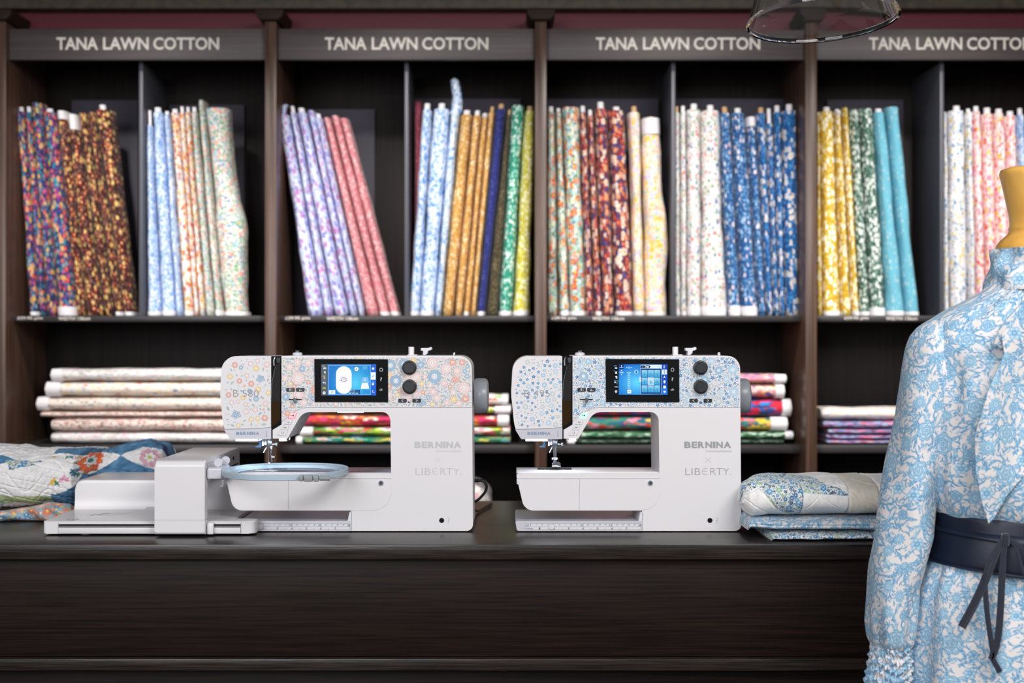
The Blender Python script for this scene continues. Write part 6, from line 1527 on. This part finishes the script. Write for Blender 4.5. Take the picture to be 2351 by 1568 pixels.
def sheet(name, outline, n_, yfun, mat, parent, thick=.0016, toil=True, uoff=0.0):
    """photo-pixel outline filled with a dense cloth sheet of real thickness in front of the form"""
    xs = [p[0] for p in outline]; ys = [p[1] for p in outline]
    # rows clipped to the outline at each height
    py = np.linspace(min(ys) + .5, max(ys) - .5, n_); L = []; Rr = []
    for y in py:
        hits = []
        for i in range(len(outline)):
            (x1, y1), (x2, y2) = outline[i - 1], outline[i]
            if (y1 > y) != (y2 > y): hits.append(x1 + (x2 - x1) * (y - y1) / (y2 - y1))
        L.append(min(hits)); Rr.append(max(hits))
    L, Rr = np.array(L), np.array(Rr); mm = 160; f = np.linspace(0, 1, mm)
    PX = L[:, None] + (Rr - L)[:, None] * f[None]; PYY = py[:, None] + 0 * PX
    Yd = yfun(PX, PYY)
    X = (PX - CX) * Yd / FPX; Z = CAMZ - (PYY - CY) * Yd / FPX
    F_ = np.stack([X, Yd, Z], -1); B_ = np.stack([X, Yd + thick, Z], -1)
    P = np.concatenate([F_, B_[:, ::-1]], 1)
    cols = TO.sample(P[:, :, 0] * .98 + uoff, P[:, :, 2] + uoff, 2000)
    P = P - np.array([DX, DY, 0]); return grid_obj(name, P, mat, parent, cols, True, caps=False)
def tie_y(PX, PY): return 2.362 - .012 * np.sin((PX - 2240) / 22.0) * np.clip((PY - 780) / 100, 0, 1) * np.clip((1180 - PY) / 150, 0, 1) + .0001 * (PX - 2300) * -.1 + np.clip((PY - 1090) / 110, 0, 1) * .006
sheet('neck_tie_end', [(2352, 690), (2300, 770), (2306, 812), (2268, 900), (2238, 1000), (2240, 1080), (2254, 1150), (2270, 1202), (2282, 1190), (2310, 1140), (2350, 1093), (2440, 1010), (2500, 900), (2500, 690)], 430, tie_y, 'cloth', td)
sheet('neck_tie_fold', [(2440, 640), (2352, 690), (2296, 752), (2282, 790), (2300, 800), (2350, 762), (2440, 700)], 150, lambda a, c: 2.372 - .010 * np.sin((c - 640) / 160 * PI), 'cloth', td, .004, uoff=.09)

# belt
tb = thing('wrap_belt', (DX, DY, 0), 'wide navy leather belt with velvet ribbon ties at the dress waist', 'belt')
def belt_part(name, z_top, z_bot, extra, mat, tiltpx=26):
    n, m = 24, 160; P = np.zeros((n, m, 3))
    for i in range(n):
        f = i / (n - 1); s = math.sin(PI * min(max(f, .0), 1)) ** .35 if 0 < f < 1 else 0
        for j in range(m):
            a = 2 * PI * j / m; fr = max(0, -math.sin(a)); yy = (z_top + (z_bot - z_top) * f) + tiltpx * (1 - abs(math.cos(a))) * (1 if math.sin(a) < 0 else .2) * (.25 + .75 * f)
            rx = (np.interp(z_top + (z_bot - z_top) * f, [1170, 1205, 1240, 1290], [226, 220, 229, 240])) * K25 + .004 + extra * s; ry = .117 + .004 + extra * s + .012 * f
            P[i, j] = (rx * math.cos(a), ry * math.sin(a), dz(yy))
    return grid_obj(name, P, mat, tb, None, True, caps=False)
bp_ = belt_part('belt_band', 1172, 1283, .004, 'belt')
belt_part('belt_piping', 1204, 1216, .0075, 'belt', 26)
belt_part('belt_edge', 1280, 1285, .0055, 'belt', 26)
def bp3(p, y, Y=2.355): return (wx(p, Y) - DX, Y - DY, wz(y, Y))
def ribbon(pts, w, label=None, Y=2.355, name='ribbon_tail', tw=.0012):
    b = bmesh.new(); P3 = [Vector(bp3(*q[:2], Y=q[2] if len(q) > 2 else Y)) for q in pts]; out = []
    for i in range(len(P3) - 1):
        p0, p1, p2, p3 = P3[max(i - 1, 0)], P3[i], P3[i + 1], P3[min(i + 2, len(P3) - 1)]
        for k in range(6):
            s = k / 6; out.append(.5 * ((2 * p1) + (-p0 + p2) * s + (2 * p0 - 5 * p1 + 4 * p2 - p3) * s * s + (-p0 + 3 * p1 - 3 * p2 + p3) * s ** 3))
    out.append(P3[-1]); ws = [w * (.7 + .3 * min(1, i / 8)) for i in range(len(out))]
    tube(b, out, ws, 10, flat=(w, tw)); return obj(name, b, 'velvet', tb, smooth=60)
ribbon([(2304, 1236, 2.362), (2280, 1280), (2262, 1330), (2240, 1380), (2208, 1440)], .0072)
ribbon([(2208, 1440, 2.353), (2232, 1400, 2.352), (2262, 1345, 2.352), (2290, 1270, 2.357), (2306, 1238, 2.36)], .0035)
ribbon([(2304, 1238, 2.362), (2268, 1300, 2.352), (2262, 1345), (2268, 1420), (2280, 1500), (2279, 1512), (2296, 1543)], .0046)
ribbon([(2308, 1238, 2.360), (2302, 1300), (2298, 1380), (2294, 1440), (2288, 1480), (2276, 1514)], .0060)
ribbon([(2318, 1240, 2.362), (2334, 1262), (2345, 1300), (2352, 1320)], .0026)
ribbon([(2316, 1238, 2.362), (2338, 1252), (2356, 1276), (2370, 1330)], .005)
b = bmesh.new(); c = bp3(2308, 1238, 2.359); box(b, c[0] - .0065, c[0] + .0065, c[1] - .005, c[1] + .005, c[2] - .012, c[2] + .010, .004, 3); obj('knot', b, 'velvet', tb)

# wooden neck, jersey body and stand of the form
tf = thing('dress_form', (DX, DY, 0), 'dress form with golden turned wood neck cap, wearing the blue dress', 'dress form')
prof = [(0, dz(386)), (.050, dz(386)), (.0585, dz(390)), (.0605, dz(397)), (.060, dz(404)), (.056, dz(425)), (.050, dz(460)), (.045, dz(492)), (.0432, dz(515)), (.0445, dz(522)), (.0455, dz(526)), (.0442, dz(530)), (.047, dz(538)), (.058, dz(550)), (.0655, dz(562)), (.0675, dz(575)), (.066, dz(585)), (.062, dz(592)), (0, dz(592))]
b = bmesh.new(); lathe(b, prof[::-1], (0, 0, 0), seg=56); obj('neck_cap', b, 'neckwood', tf, smooth=50)
b = bmesh.new(); lathe(b, [(0, dz(640)), (.064, dz(640)), (.0655, dz(600)), (.064, dz(593)), (0, dz(593))], (0, 0, 0), seg=48)
for v in b.verts: pass
obj('jersey_collar', b, 'linen', tf)
b = bmesh.new(); lathe(b, [(0, 0.03), (.016, .03), (.016, .62), (0, .62)], (0, 0, 0), seg=20); obj('pole', b, 'chrome', tf)
b = bmesh.new(); lathe(b, [(0, 0.0), (.18, 0), (.18, .012), (.17, .02), (.03, .032), (0, .032)], (0, 0, 0.0), seg=40); obj('stand_base', b, 'chrome', tf)

# ------------------------------------------------------------------ glass pendant shade
YL = 2.92
lc = Vector((wx(1890, YL), YL, 0)); zr = wz(50, YL)
tl = thing('pendant_lamp', (lc.x, lc.y, zr), 'clear glass pendant lamp shade hanging at the top right', 'lamp')
b = bmesh.new()
outp = [(.1545, 0.0), (.156, .004), (.1535, .010), (.148, .022), (.139, .05), (.128, .085), (.108, .125), (.078, .158), (.045, .178), (.030, .19), (.030, .22)]
inn = [(r - .0035, z + .001) for r, z in outp[::-1]]; inn[-1] = (.1505, .001)
pr = outp + inn
rot = Matrix.Rotation(math.radians(2.6), 3, 'Y') @ Matrix.Rotation(0, 3, 'X')
rot = Matrix.Rotation(math.radians(-2.8), 3, 'Y') @ Matrix.Rotation(math.radians(-4.5), 3, 'X')
lathe(b, pr + [pr[0]], (0, 0, 0), seg=96, mtx=rot); bmesh.ops.remove_doubles(b, verts=b.verts[:], dist=1e-5)
obj('glass_shade', b, 'glass', tl, smooth=60)
b = bmesh.new(); lathe(b, [(0, .18), (.0255, .18), (.0255, .25), (.018, .262), (0, .262)], (0, 0, 0), seg=32, mtx=rot); obj('lamp_holder', b, 'black', tl)
b = bmesh.new(); lathe(b, [(0, .115), (.012, .117), (.024, .128), (.028, .143), (.022, .158), (.014, .17), (.013, .182), (0, .182)], (0, 0, 0), seg=28, mtx=rot); obj('bulb', b, 'clearp', tl)
p0 = rot @ Vector((0, 0, .26)); b = bmesh.new(); tube(b, [p0, p0 + Vector((0, 0, .25)), p0 + Vector((0, 0, .50))], .003, 8); obj('cord', b, 'cable', tl)
